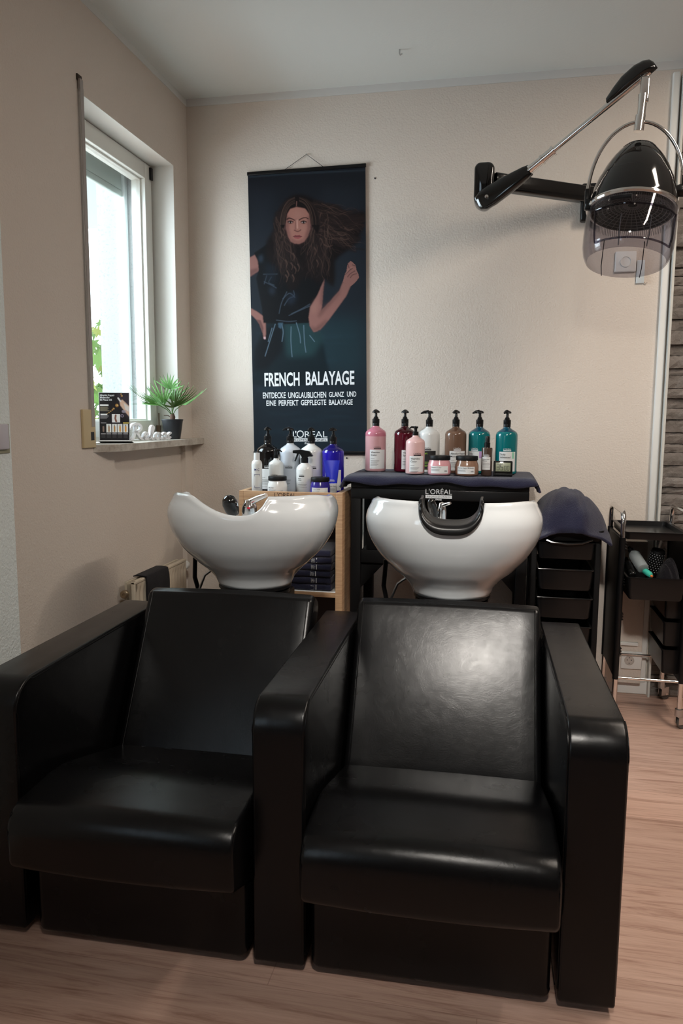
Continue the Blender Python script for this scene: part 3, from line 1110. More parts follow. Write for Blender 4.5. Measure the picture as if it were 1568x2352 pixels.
    for k in range(26):
        x0 = rnd.uniform(820, 900); y0 = rnd.uniform(470, 640)
        P.stroke([(x0 - 60, y0 + 10), (x0, y0 + rnd.uniform(-15, 15)), (906, y0 + rnd.uniform(-20, 20))], 1.4, HM, .5, .7)
    # ears, face
    P.poly([(306, 560), (322, 560), (330, 610), (312, 600)], SKD, 1)
    P.poly([(505, 560), (520, 555), (516, 600), (503, 610)], SKD, 1)
    face = [(400, 438), (360, 450), (335, 490), (325, 545), (330, 600), (342, 650), (362, 690), (395, 706), (430, 705), (462, 690), (490, 650), (506, 600), (510, 545), (505, 490), (478, 452), (440, 438)]
    P.poly(face, D(150, 104, 94), 1)
    P.poly([(325, 500), (345, 500), (350, 600), (365, 680), (345, 655), (328, 600)], SKD, 3, .7)
    P.poly([(508, 500), (490, 500), (488, 590), (465, 680), (492, 650), (508, 590)], SKD, 3, .8)
    P.poly([(350, 660), (400, 680), (450, 678), (480, 650), (455, 700), (400, 708), (365, 695)], SKD, 3, .5)
    P.poly([(385, 470), (445, 468), (440, 520), (395, 522)], SKH, 5, .5)
    P.poly([(350, 575), (385, 580), (380, 620), (355, 610)], SKH, 4, .4)
    P.poly([(440, 578), (485, 572), (475, 615), (445, 620)], SKH, 4, .4)
    P.poly([(395, 655), (435, 655), (430, 685), (402, 685)], D(160, 112, 100), 3, .4)
    P.stroke([(404, 530), (399, 570), (398, 600)], 2.2, SKD, .45, 1.5)
    P.stroke([(410, 535), (413, 590)], 2.6, D(200, 156, 142), .6, 1.5)
    P.stroke([(391, 607), (402, 613), (414, 616), (428, 612), (437, 604)], 2.0, D(80, 48, 46), .8, 1)
    P.stroke([(337, 528), (350, 520), (370, 524), (391, 534)], 2.8, D(40, 26, 24), .9, .8, 2)
    P.stroke([(428, 532), (450, 520), (475, 516), (493, 524)], 2.4, D(40, 26, 24), .9, .8, 1.6)
    for cx in (362, 459):
        P.poly([(cx - 24, 548), (cx - 8, 538), (cx + 10, 538), (cx + 24, 549), (cx + 8, 560), (cx - 10, 560)], D(60, 38, 36), 1, .7)
        P.poly([(cx - 15, 550), (cx, 543), (cx + 15, 550), (cx, 557)], D(168, 158, 158), 0, .8)
        P.stroke([(cx, 546), (cx, 554)], 3.4, D(34, 26, 26), 1, .8)
        P.stroke([(cx - 20, 547), (cx, 539), (cx + 20, 546)], 1.5, D(20, 14, 14), .9, .7)
    P.poly([(380, 652), (398, 642), (412, 645), (426, 641), (446, 652), (412, 655)], D(118, 58, 62), 0, .9)
    P.poly([(382, 654), (412, 655), (445, 654), (430, 668), (412, 671), (394, 667)], D(140, 76, 78), 0, .9)
    P.stroke([(380, 653), (412, 655), (446, 653)], 1.2, D(70, 34, 36), .9, .6)
    # hair in front of the face
    P.poly([(408, 400), (400, 440), (360, 452), (338, 488), (325, 560), (300, 620), (290, 560), (300, 470), (340, 400), (400, 352)], HR, 1)
    P.poly([(408, 400), (415, 440), (470, 448), (500, 490), (512, 560), (560, 640), (580, 560), (560, 460), (500, 390), (420, 352)], HR, 1)
    P.stroke([(409, 400), (407, 430)], 1.5, SK, .8, .7)
    for k in range(36):
        s_ = rnd.choice((-1, 1)); a = rnd.uniform(.9, 1.7)
        cx, cy = 412, 560
        q = [(cx + s_ * (8 + 95 * a * math.sin(t_)), cy - 165 * math.cos(t_) * min(a, 1.15)) for t_ in (.1, .5, .9, 1.3, 1.6)]
        P.stroke(q, 1.4, HM if rnd.random() < .7 else HL, rnd.uniform(.25, .6), .8)
    for x, y in ((290, 640), (310, 620), (385, 800), (370, 870), (395, 900), (340, 930), (545, 760), (560, 850), (420, 880), (590, 690), (330, 850), (640, 720), (740, 640), (790, 600), (760, 670), (330, 960), (380, 960)):
        P.stroke([(x - 6, y - 24), (x + 5, y), (x - 3, y + 26)] if x < 600 else [(x - 30, y - 8), (x, y + 6), (x + 30, y - 4)], 2.6, HL, .6, 1.2, 1)
    M = vcol_mat('banner_print', .42, .2)
    P.sheet('banner_sheet', W_, H_, M, t, -.006)
    # backing so that the sheet has thickness
    MB().box(-W_ / 2, W_ / 2, -.0055, -.0045, -H_ / 2, H_ / 2).build('sheet_backing', BLKMAT, t, smooth=False)
    for z in (H_ / 2, -H_ / 2):
        MB().box(-W_ / 2 - .003, W_ / 2 + .003, -.011, -.001, z - .008, z + .008, bev=.002).build('banner_rail', BLKPL, t)
    MB().tube([(-.105, -.006, H_ / 2 + .006), (.004, -.004, H_ / 2 + .070), (.088, -.006, H_ / 2 + .006)], .0012, 6).build('hanging_cord', INK, t)
    MB().lathe([(0, 0), (.003, 0), (.003, .006), (0, .006)], seg=8).xf(Matrix.Translation((.004, 0, H_ / 2 + .070)) @ Matrix.Rotation(R(90), 4, 'X')).build('hanging_nail', STEEL, t)

    def xz(x, y):
        u, v = bconv(x, y)
        return (u - .5) * W_, (.5 - v) * H_
    tx = MB()

    def fit(txt, xa, xb, ya, yb, bold):
        nonlocal tx
        x0, z1 = xz(xa, ya); x1, z0 = xz(xb, yb)
        vs, fs = text_mesh(txt, 1, bold=bold, align='LEFT')
        X = [v[0] for v in vs]; Y = [v[1] for v in vs]
        kx = (x1 - x0) / (max(X) - min(X)); ky = (z1 - z0) / (max(Y) - min(Y))
        tx.add([(x0 + (v[0] - min(X)) * kx, -.0072, z0 + (v[1] - min(Y)) * ky) for v in vs], fs)
    fit('FRENCH', 152, 422, 1668, 1768, .022)
    fit('BALAYAGE', 468, 832, 1658, 1758, .022)
    tx.build('banner_headline', WHITEINK, t, smooth=False)
    tx = MB()
    fit('ENTDECKE', 138, 315, 1818, 1862, .018)
    fit('UNGLAUBLICHEN', 334, 622, 1816, 1858, .018)
    fit('GLANZ', 642, 755, 1813, 1852, .018)
    fit('UND', 777, 846, 1810, 1850, .018)
    fit('EINE', 165, 240, 1880, 1920, .018)
    fit('PERFEKT', 260, 412, 1878, 1918, .018)
    fit('GEPFLEGTE', 430, 622, 1874, 1914, .018)
    fit('BALAYAGE', 642, 820, 1872, 1912, .018)
    tx.build('banner_subline', WHITEINK, t, smooth=False)
    tx = MB()
    fit('L', 368, 396, 2118, 2164, 0)
    fit("'", 385, 394, 2114, 2132, 0)
    fit('O', 396, 452, 2110, 2168, 0)
    fit('RÉAL', 458, 630, 2104, 2164, 0)
    x0, z1 = xz(350, 2172); x1, z0 = xz(631, 2196)
    rect(tx, x0, x1, z0, z1, -.0071)
    fit('PARIS', 458, 530, 2203, 2218, .03)
    tx.build('banner_lettering', WHITEINK, t, smooth=False)
    tx = MB()
    fit('PROFESSIONNEL', 356, 626, 2176, 2192, 0)
    tx.v = [(x, -.0078, z) for x, y, z in tx.v]
    tx.build('banner_small_lettering', mat('banner_ink', (.03, .04, .05), .5), t, smooth=False)


banner()


# ------------------------------------------------------------------ bottles
def logo_art(mb, cx, cz, w, ry=.0008):
    """maker's word mark: word, bar below"""
    vs, fs = text_mesh("L'ORÉAL", 1, align='LEFT')
    X = [v[0] for v in vs]; Y = [v[1] for v in vs]
    k = w / (max(X) - min(X))
    mb.add([(cx - w / 2 + (v[0] - min(X)) * k, -ry, cz + (v[1] - min(Y)) * k) for v in vs], fs)
    n = 8
    for i in range(n):
        rect(mb, cx - w / 2 + w * i / n, cx - w / 2 + w * (i + 1) / n, cz - w * .16, cz - w * .035, -ry)


def lines_art(mb, x0, z, specs, ry=.0009):
    for (dz, w, h) in specs:
        n = max(1, int(w / .008))
        for i in range(n):
            rect(mb, x0 + w * i / n, x0 + w * (i + 1) / n, z - dz - h, z - dz, -ry)


def text_left(mb, txt, x0, z, h, ry=.0009, bold=.01):
    """left aligned text line of cap height about h with its base at z"""
    vs, fs = text_mesh(txt, h * 1.38, align='LEFT', bold=h * bold)
    Y = [v[1] for v in vs]
    mb.add([(x0 + v[0], -ry, z + v[1] + h * .5) for v in vs], fs)


def pump(t, zb, rn, s=1.0, ang=0.0, small=False, nozzle=.034):
    mb = MB()
    p = [(0, 0), (rn, 0), (rn, .011 * s), (rn * .99, .0115 * s), (rn * 1.03, .013 * s), (rn * 1.03, .030 * s), (rn * .72, .033 * s), (rn * .62, .040 * s), (.0062 * s, .043 * s), (.0055 * s, .062 * s), (0, .062 * s)]
    if small:
        p = [(0, 0), (rn, 0), (rn, .020 * s), (rn * .55, .022 * s), (rn * .5, .036 * s), (0, .036 * s)]
    mb.lathe(p, 0, 0, 28, z=zb)
    mb.build('pump_collar', BLKPL, t, angle=50)
    zt = zb + (.060 * s if not small else .034 * s)
    h = MB()
    d = Vector((math.cos(ang), math.sin(ang), 0))
    if small:
        h.lathe([(0, 0), (.010 * s, 0), (.011 * s, .006 * s), (.010 * s, .009 * s), (0, .010 * s)], 0, 0, 20, z=zt)
        h.tube([(0, 0, zt + .006 * s), tuple(d * .02 * s + Vector((0, 0, zt + .006 * s))), tuple(d * nozzle * s + Vector((0, 0, zt - .001 * s)))], .004, 10, rads=[.005 * s, .004 * s, .0025 * s])
    else:
        h.lathe([(0, 0), (.013 * s, -.002 * s), (.0175 * s, 0), (.0165 * s, .005 * s), (.011 * s, .010 * s), (0, .012 * s)], 0, 0, 24, z=zt)
        h.tube([tuple(d * .004 + Vector((0, 0, zt + .006 * s))), tuple(d * nozzle * .6 * s + Vector((0, 0, zt + .005 * s))), tuple(d * nozzle * s + Vector((0, 0, zt - .001 * s)))], .004, 12, rads=[.009 * s, .0065 * s, .003 * s], flat=1.2)
    h.build('pump_head', BLKPL, t, angle=50)


BIGP = [(0, .001), (.040, 0), (.046, .003), (.048, .008), (.048, .168), (.0475, .174), (.045, .181), (.040, .187), (.028, .195), (.019, .2005), (.0155, .204), (.0150, .210), (0, .210)]


def scale_prof(p, sr, sz):
    return [(r * sr, h * sz) for r, h in p]


def big_bottle(x, y, z, label, body, upper=None, split=.152, rz=0.0, ang=0.0, lab=None, logo=INK, title=None, block=None, name='pump_bottle', band=None,
               sr=1.0, sz=1.0, group=None, nozzle=.034, labmat=None, tcol=INK, x0=-.026, small=False, lw=.076, notext=False):
    t = thing(name, label, 'bottle', (x, y, z), rz, group)
    prof = scale_prof(BIGP, sr, sz)
    if upper:
        # split the body by height into filled and empty zones
        qa = [q for q in prof if q[1] <= split][-1] if split > prof[3][1] else prof[3]
        qb = [q for q in prof if q[1] > split][0]
        rs_ = qa[0] + (qb[0] - qa[0]) * (split - qa[1]) / (qb[1] - qa[1])
        lo = [q for q in prof if q[1] <= split][:12] + [(rs_, split)]
        hi = [(rs_, split)] + [q for q in prof if q[1] > split]
        mb = MB().lathe(lo + [(0, split)], 0, 0, 48)
        n = len(mb.f)
        mb.lathe([(0, split + .0003)] + hi[:-1] + [(.0150 * sr, .210 * sz), (0, .210 * sz)], 0, 0, 48, mi=1)
        mb.build('bottle_body', [body, upper], t, angle=50)
    else:
        MB().lathe(prof, 0, 0, 48).build('bottle_body', body, t, angle=50)
    r = .048 * sr
    if title is not None:
        la = MB()
        z0, z1 = .014 * sz, .100 * sz
        xa, xb = x0, x0 + lw * sr
        n = 16
        for i in range(n):
            rect(la, xa + (xb - xa) * i / n, xa + (xb - xa) * (i + 1) / n, z0, z1, -.0004)
        if block:
            rect(la, xb - .018, xb - .006, z1 - .030, z1 - .001, -.0008, 1)
            la_m = [labmat or PAPER, block]
        else:
            la_m = labmat or PAPER
        wrapc(la, r)
        L_ = la.build('bottle_label', la_m, t, smooth=False)
        ar = MB()
        hh = .0085
        for i, s_ in enumerate(title):
            text_left(ar, s_, xa + .005, z1 - .016 - i * .0125, hh)
        lines_art(ar, xa + .005, z1 - .034, [(.006, .018, .001), (.016, .040, .0014), (.021, .036, .0009), (.025, .030, .0009), (.031, .036, .0014), (.036, .03, .0009), (.048, .03, .0007)])
        wrapc(ar, r)
        ar.build('label_lettering', tcol, L_, smooth=False)
    if logo:
        lg = MB()
        logo_art(lg, x0 + .036, .108 * sz, .034)
        wrapc(lg, r)
        lg.build('bottle_logo', logo, t, smooth=False)
    if small:
        pump(t, .205 * sz, .0150 * sr, 1.0, ang, True, nozzle)
    else:
        pump(t, .2075 * sz, .0158 * sr, 1.0, ang, False, nozzle)
    return t


def gl(name, c, rough=.12, **k):
    return mat(name, c, rough, coat=.3, **k)


ZT = 1.045   # top of the towel on the black table
PINKL = gl('pink_liquid', (.60, .33, .35)); PINKA = gl('pink_air', (.52, .18, .24), .08)
CRIM = gl('crimson', (.075, .002, .010), .08); CRIMA = gl('crimson_air', (.035, .003, .006), .08)
WHB = gl('white_bottle', (.72, .73, .72), .2)
BRN = gl('brown_liquid', (.155, .088, .058)); BRNA = gl('brown_air', (.10, .05, .03))
TEAL = gl('teal_liquid', (.004, .150, .165)); TEALA = gl('teal_air', (.004, .060, .10)); TEALD = gl('teal_dark', (.003, .10, .11))
PKB = gl('pale_pink', (.72, .46, .45), .25)
BLKB = gl('black_bottle', (.006, .005, .005), .08)
SILB = gl('silver_white_bottle', (.56, .60, .66), .2)
BLUEB = gl('cobalt_bottle', (.018, .010, .34), .1); BLUEA = gl('cobalt_air', (.010, .006, .12), .1)
BLACKLAB = mat('label_black', (.012, .012, .012), .5)
GREENINK = mat('ink_green', (.35, .60, .05), .5)
LILAC = mat('label_lilac', (.50, .32, .62), .5); MINT = mat('label_mint', (.30, .62, .45), .5)

big_bottle(-.536, 3.47, ZT, 'large clear pink pump bottle, leftmost on the towel-covered black table', PINKL, PINKA, .160, R(7), R(-100), title=['Vitamino', 'Color'], nozzle=.026)
big_bottle(-.404, 3.48, ZT, 'large dark crimson pump bottle behind the pale pink one', CRIM, CRIMA, .176, R(22), R(-100), title=['Vitamino', 'Spectrum'], logo=WHITEINK, nozzle=.026)
big_bottle(-.294, 3.49, ZT - .002, 'large white pump bottle with a black label, nozzle pointing left', WHB, None, rz=R(4), ang=R(185), title=['expert', ''], labmat=BLACKLAB, tcol=GREENINK, nozzle=.040, x0=-.042)
big_bottle(-.173, 3.46, ZT, 'large brown pump bottle behind the two jars', BRN, BRNA, .186, R(2), R(-110), title=['Absolut Repair', 'Molecular'], logo=WHITEINK, nozzle=.028)
big_bottle(-.069, 3.47, ZT, 'large teal pump bottle with a lilac label block, behind the small brown spray bottle', TEAL, TEALA, .186, R(-14), R(-150), title=['Scalp', 'Advanced'], logo=WHITEINK, block=LILAC, nozzle=.034, x0=-.044)
big_bottle(.050, 3.46, ZT, 'large teal pump bottle with a mint label block, rightmost behind the timer', TEAL, TEALA, .186, R(0), R(-120), title=['Scalp', 'Advanced'], logo=WHITEINK, block=MINT, nozzle=.026, x0=-.032)
big_bottle(-.341, 3.345, ZT + .001, 'smaller pale pink opaque pump bottle in front of the crimson bottle', PKB, None, rz=R(6), ang=R(200), title=['Vitamino', 'Color'], sr=.87, sz=.80, small=True, nozzle=.030)


def jar(x, y, z, label, body, rz=0, title=None, sz=1.0, sr=1.0, group=None):
    t = thing('cream_jar', label, 'jar', (x, y, z), rz, group)
    MB().lathe(scale_prof([(0, .001), (.044, 0), (.049, .004), (.0505, .012), (.0505, .036), (.049, .048), (.045, .058), (.043, .066), (0, .066)], sr, sz), 0, 0, 48).build('jar_body', body, t, angle=50)
    MB().lathe(scale_prof([(0, 0), (.0465, 0), (.047, .002), (.047, .016), (.0455, .018), (0, .0185)], sr, 1), 0, 0, 48, z=.066 * sz).build('lid', BLKMAT, t, angle=40)
    if title:
        r = .0507 * sr
        la = MB()
        for i in range(16):
            rect(la, -.042 + .080 * i / 16, -.042 + .080 * (i + 1) / 16, .009 * sz, .040 * sz, -.0003)
        L_ = wrapc(la, r).build('jar_label', PAPER, t, smooth=False)
        ar = MB()
        text_left(ar, title, -.040, .032 * sz, .0052)
        lines_art(ar, -.040, .030 * sz, [(.003, .040, .0008), (.006, .036, .0008), (.009, .038, .0008)])
        logo_art(ar, .026, .020 * sz, .014)
        wrapc(ar, r).build('label_lettering', INK, L_, smooth=False)
    return t


jar(-.234, 3.33, ZT, 'round pink cream jar with black lid beside the pale pink bottle', gl('pink_jar', (.66, .33, .36), .2), R(8), 'Vitamino Color')
jar(-.116, 3.33, ZT, 'round brown cream jar with black lid in front of the brown bottle', gl('brown_jar', (.26, .15, .10), .2), R(0), 'Absolut Repair Molecular')

t = thing('spray_bottle', 'slim smoky brown spray bottle with black cap beside the timer', 'bottle', (-.032, 3.345, ZT), R(-5))
BRS = gl('smoky_brown', (.07, .045, .035), .1)
MB().lathe([(0, 0), (.021, 0), (.0228, .003), (.0228, .030), (.0228, .115), (.0215, .120), (.0105, .122), (0, .122)], 0, 0, 36).build('bottle_body', BRS, t, angle=40)
MB().lathe([(0, 0), (.0125, 0), (.0125, .020), (.010, .022), (.0095, .026), (.0095, .044), (.008, .048), (0, .048)], 0, 0, 24, z=.121).build('spray_cap', BLKPL, t, angle=40)
la = MB()
for i in range(10):
    rect(la, -.020 + .038 * i / 10, -.020 + .038 * (i + 1) / 10, .026, .080, -.0004)
L_ = wrapc(la, .0228).build('bottle_label', PAPER, t, smooth=False)
ar = MB(); text_left(ar, 'Absolut Repair', -.0175, .069, .0038); text_left(ar, 'Molecular', -.0175, .062, .0038)
lines_art(ar, -.0175, .060, [(.006, .032, .0008), (.012, .034, .0008), (.016, .03, .0006), (.022, .034, .0008)])
wrapc(ar, .0228).build('label_lettering', INK, L_, smooth=False)
lg = MB(); logo_art(lg, 0, .087, .026); wrapc(lg, .0228).build('bottle_logo', WHITEINK, t, smooth=False)

# timer
t = thing('digital_timer', 'small black digital timer with a grey-green display reading 35 00', 'timer', (.037, 3.335, ZT), R(2))
MB().box(-.040, .040, -.012, .012, 0, .064, bev=.004).build('timer_case', BLKGLOSS, t).rotation_euler = (R(-8), 0, 0)
MB().box(-.040, .040, -.020, .004, 0, .012, bev=.003).build('timer_foot', BLKPL, t)
lc = MB().box(-.031, .031, -.0130, -.0122, .019, .056, bev=.0003).build('lcd_screen', mat('lcd_green', (.26, .29, .19), .3), t)
lc.rotation_euler = (R(-8), 0, 0)
ar = MB()


def seg7(mb, x, z, w, h, on, th=.0022, y=-.0133):
    g = {'a': (x, x + w, z + h - th, z + h), 'g': (x, x + w, z + h / 2 - th / 2, z + h / 2 + th / 2), 'd': (x, x + w, z, z + th),
         'f': (x, x + th, z + h / 2, z + h), 'b': (x + w - th, x + w, z + h / 2, z + h), 'e': (x, x + th, z, z + h / 2), 'c': (x + w - th, x + w, z, z + h / 2)}
    for k in on:
        rect(mb, *g[k], y)


seg7(ar, -.027, .023, .012, .028, 'abgcd'); seg7(ar, -.012, .023, .012, .028, 'afgcd')
seg7(ar, .004, .023, .0095, .019, 'abcdef', .0016); seg7(ar, .0165, .023, .0095, .019, 'abcdef', .0016)
ar.build('lcd_digits', INK, lc, smooth=False)

# ------------------------------------------------------------------ black product table with a towel
t = thing('product_table', 'tall black product table covered by a navy towel, behind the right basin', 'table', (-.231, 3.25, 0))
HWD = .378
MB().box(-HWD, HWD, 0, .40, .985, 1.030, bev=.004).build('tabletop', BLKMAT, t)
MB().box(-HWD + .002, HWD - .002, -.002, .024, .940, .986, bev=.003).build('front_beam', BLKPL, t)
for sx in (-1, 1):
    for (y0, y1) in ((0, .05), (.35, .40)):
        MB().box(sx * (HWD - .022) - .022, sx * (HWD - .022) + .022, y0, y1, 0, .985, bev=.003).build('leg', BLKMAT, t)
MB().box(-HWD + .044, HWD - .044, .36, .372, .70, .985).build('back_board', BLKMAT, t, smooth=False)
MB().box(-HWD + .044, HWD - .044, .01, .37, .655, .712, bev=.003).build('shelf', BLKMAT, t)
MB().box(-HWD + .044, HWD - .044, .01, .37, .12, .15, bev=.003).build('shelf', BLKMAT, t)
MB().box(-.31, -.05, .02, .33, .712, .80, bev=.004).build('drawer', BLKPL, t)
for sx in (-1, 1):
    mb = MB()
    mb.loft([[(sx * (HWD - .044), .03, .656), (sx * (HWD - .044), .03, .54), (sx * (HWD - .15), .03, .656)], [(sx * (HWD - .044), .05, .656), (sx * (HWD - .044), .05, .54), (sx * (HWD - .15), .05, .656)]])
    mb.build('corner_brace', BLKMAT, t, smooth=False)
bm_ = MB(); logo_art(bm_, .003, .968, .112, .0025)
flat_text(bm_, 'PARIS', .0105, .003, .9445, -.0025, bold=.0002)
bm_.v = [(x, y if abs(y) > .002 else -.0025, z) for x, y, z in bm_.v]
bm_.build('beam_lettering', WHITEINK, t, smooth=False)


pt = MB()
vs_, fs_ = text_mesh('PROFESSIONNEL', .0105, align='CENTER', spacing=1.35)
pt.add([(x + .003, -.0032, .968 - .0112 + h) for x, h, z in vs_], fs_)
pt.build('beam_small_lettering', INK, t, smooth=False)


def drape(name, label, cx, cy, zt, w, d, drop_f, drop_s, seedn, m_, th=.008, edge=.006, drop_b=0.0):
    """cloth lying on a flat top and falling over its front and side edges"""
    rnd = random.Random(seedn)
    ph = [rnd.uniform(0, 6) for _ in range(8)]
    nu, nv = 90, 44
    U = w + 2 * drop_s
    V = d + drop_f
    rc = .012

    def fall(e):
        # distance past the edge -> outward, down
        if e <= 0:
            return e, 0
        q = min(e / rc, PI / 2)
        if e < rc * PI / 2:
            return rc * math.sin(q), rc * (1 - math.cos(q))
        return rc, rc + (e - rc * PI / 2)

    def fn(a, b):
        u = -U / 2 + U * a
        v = d / 2 - V * b
        wob = .006 * math.sin(u * 13 + ph[0]) + .004 * math.sin(u * 31 + ph[1])
        if b > .8:
            v += wob * (b - .8) * 5
        ou, du = fall(abs(u) - w / 2)
        ov, dv = fall(-v - d / 2)
        x = math.copysign(w / 2 + ou, u) if abs(u) > w / 2 else u
        y = (-d / 2 - ov) if -v > d / 2 else v
        dz = max(du, dv)
        flare = .25 * dz
        wave = dz * (.35 * math.sin(u * 22 + ph[2]) + .25 * math.sin(v * 40 + ph[3])) * .35
        if -v > d / 2:
            y -= abs(wave) + flare * .4
        if abs(u) > w / 2:
            x += math.copysign(abs(wave) + flare, u)
        z = -dz + .0015 * math.sin(u * 40 + ph[4]) * math.sin(v * 35 + ph[5]) + .002
        return (cx + x, cy + y, zt + z)
    mb = MB().grid(nu, nv, fn)
    o_ = mb.build(name, m_, None, angle=80)
    so_ = o_.modifiers.new('s', 'SOLIDIFY'); so_.thickness = th; so_.offset = 1
    return o_


tw = drape('table_towel', '', -.231, 3.45, 1.032, .77, .404, .032, .055, 4, TERRY, .009)
tag(tw, 'navy terry towel spread under the bottles on the black table', 'towel')

# ------------------------------------------------------------------ wooden product cabinet
t = thing('product_cabinet', 'light wooden open cabinet with a bottle tray, behind the left basin', 'cabinet', (-.872, 3.21, 0))
hw_ = .234
mb = MB().box(-hw_, -hw_ + .02, .0, .30, 0, .965, bev=.0015)
mb.build('side_panel', WOOD, t)
MB().box(hw_ - .03, hw_, .0, .30, 0, .965, bev=.0015).build('side_panel', WOOD, t)
MB().box(-hw_ + .02, hw_ - .03, .0, .018, .870, .965, bev=.0015).build('front_board', WOOD, t)
MB().box(-hw_ + .02, hw_ - .03, .018, .29, .925, .943).build('tray_floor', mat('tray_lining', (.03, .03, .06), .9), t, smooth=False)
MB().box(-hw_ + .02, hw_ - .03, .28, .298, .0, .955).build('back_board', mat('cabinet_back', (.06, .05, .05), .8), t, smooth=False)
for z in (.50, .06):
    MB().box(-hw_ + .02, hw_ - .03, .006, .28, z, z + .022, bev=.001).build('shelf', WOOD, t)
    MB().box(-hw_ + .021, hw_ - .031, .0075, .279, z + .0221, z + .0235).build('shelf_lining', TRIM, t, smooth=False)
lg = MB(); logo_art(lg, -.022, .941, .098, .0012)
lg.build('cabinet_lettering', mat('logo_brown', (.06, .03, .02), .5), t, smooth=False)

rnd = random.Random(9)
zz = .5245
FOLD = ['bottom navy folded towel of the stack on the cabinet shelf', 'second folded navy towel from the bottom of the cabinet stack', 'third folded navy towel from the bottom of the cabinet stack',
        'fourth folded navy towel from the bottom of the cabinet stack', 'fifth folded navy towel from the bottom of the cabinet stack', 'top navy folded towel of the stack on the cabinet shelf']
for k in range(6):
    h = .030
    t2 = thing('folded_towel', FOLD[k], 'towel', (-.80 + rnd.uniform(-.004, .004), 3.36, zz), R(rnd.uniform(-1.5, 1.5)), 'folded navy towels on the cabinet shelf')
    prof = densify(rp([(-.13, 0.001, .008), (.10, .001, .008), (.10, h, .008), (-.13, h, .013)], 5), .03)
    pad(prof, -.11, .11, .006, 6, lambda t_, b, z: (.003 * math.sin(t_ * 9 + k), .001 * math.sin(t_ * 14 + k * 2) * (z > .01))).build('towel_body', TERRY, t2)
    ar = MB()
    vs, fs = text_mesh("L'ORÉAL", .026, align='CENTER')
    ar.add([(y * .9 + .025, -.1312, .015 + x * .20) for x, y, z in vs], fs)
    lines_art(ar, .040, .027, [(0, .004, .022)], .1312)
    ar.build('embroidery', SILVINK, t2, smooth=False)
    zz += h + .0005

ZW = .9435
big_bottle(-1.034, 3.415, ZW + .0, 'large black pump bottle at the left rear of the wooden cabinet tray', BLKB, None, rz=R(6), ang=R(-100), title=['', ''], labmat=PAPER, logo=SILVINK, nozzle=.026, sz=1.09, sr=1.06)
big_bottle(-.930, 3.430, ZW, 'large silvery white pump bottle, second from left in the cabinet tray', SILB, None, rz=R(0), ang=R(200), title=['', ''], labmat=mat('label_grey', (.50, .55, .62), .5), nozzle=.036, x0=-.030, sz=1.09, sr=1.06)
big_bottle(-.828, 3.42, ZW, 'large plain white pump bottle behind the trigger spray bottle', WHB, None, rz=R(10), ang=R(-110), title=['', ''], labmat=mat('label_pale', (.62, .62, .68), .5), nozzle=.028, sz=1.09, sr=1.06)
big_bottle(-.725, 3.42, ZW, 'large cobalt blue pump bottle at the right rear of the cabinet tray', BLUEB, BLUEA, .195, R(14), R(-130), title=['Keratin', 'Straight'], logo=None, nozzle=.032, x0=-.042, sz=1.09, sr=1.06)

t = thing('slim_bottle', 'slim white bottle marked MC at the left edge of the cabinet tray', 'bottle', (-1.048, 3.29, ZW), R(12))
MB().lathe([(0, 0), (.022, 0), (.0240, .003), (.0240, .135), (.022, .146), (.016, .153), (.0135, .154), (.0135, .186), (0, .187)], 0, 0, 36).build('bottle_body', WHB, t, angle=40)
ar = MB(); text_left(ar, 'M·C', -.010, .106, .010)
for (a, b, c, d) in ((-.010, .016, .090, .0915), (-.010, -.0085, .082, .090), (.0145, .016, .082, .090), (-.010, .016, .030, .0315), (-.010, -.0085, .0315, .040)):
    n = 4
    for i in range(n):
        rect(ar, a + (b - a) * i / n, a + (b - a) * (i + 1) / n, c, d, -.0009)
wrapc(ar, .024).build('bottle_lettering', mat('ink_blue', (.05, .06, .18), .5), t, smooth=False)

big_bottle(-.975, 3.348, ZW, 'small white pump bottle behind the white jar, nozzle to the right', WHB, None, rz=R(8), ang=R(-15), title=None, sr=.72, sz=.76, small=True, nozzle=.028, x0=-.040)


def trigger_bottle(x, y, z):
    t = thing('trigger_bottle', 'small white bottle with black trigger sprayer in the cabinet tray', 'bottle', (x, y, z), R(4))
    MB().lathe([(0, 0), (.034, 0), (.038, .004), (.038, .112), (.036, .122), (.029, .132), (.018, .140), (.0155, .145), (0, .146)], 0, 0, 40).build('bottle_body', WHB, t, angle=50)
    mb = MB().lathe([(0, 0), (.0165, 0), (.0165, .022), (.012, .026), (0, .026)], 0, 0, 24, z=.143)
    # sprayer body: side outline extruded
    out = rp([(-.052, .186, .003), (-.052, .199, .003), (-.015, .202, .010), (.022, .196, .012), (.040, .172, .003), (.020, .172, .01), (.010, .166, .003), (-.010, .166, .003), (-.020, .184, .006)], 4)
    mb.loft([[(a, -.012, b) for a, b in out], [(a, .012, b) for a, b in out]])
    mb.build('sprayer_head', BLKPL, t, angle=40)
    MB().tube([(-.030, 0, .186), (-.036, 0, .170), (-.044, 0, .150)], .004, 8, rads=[.005, .004, .003]).build('trigger', BLKPL, t)
    lg = MB(); logo_art(lg, -.008, .088, .026); text_left(lg, 'SERIE', -.026, .072, .005); text_left(lg, 'EXPERT', -.026, .065, .004)
    lines_art(lg, -.026, .060, [(.004, .03, .0008), (.010, .044, .001), (.014, .04, .0008), (.022, .044, .001)])
    wrapc(lg, .038).build('bottle_lettering', INK, t, smooth=False)


trigger_bottle(-.832, 3.312, ZW)
jar(-.948, 3.276, ZW, 'round white cream jar with black lid at the front of the cabinet tray', gl('white_jar', (.74, .74, .72), .2), R(8), 'Metal DX', 1.0, .88)
jar(-.752, 3.276, ZW, 'round cobalt blue cream jar with black lid at the front of the cabinet tray', gl('blue_jar', (.030, .020, .22), .2), R(12), 'Keratin Alpha', 1.0, .88)

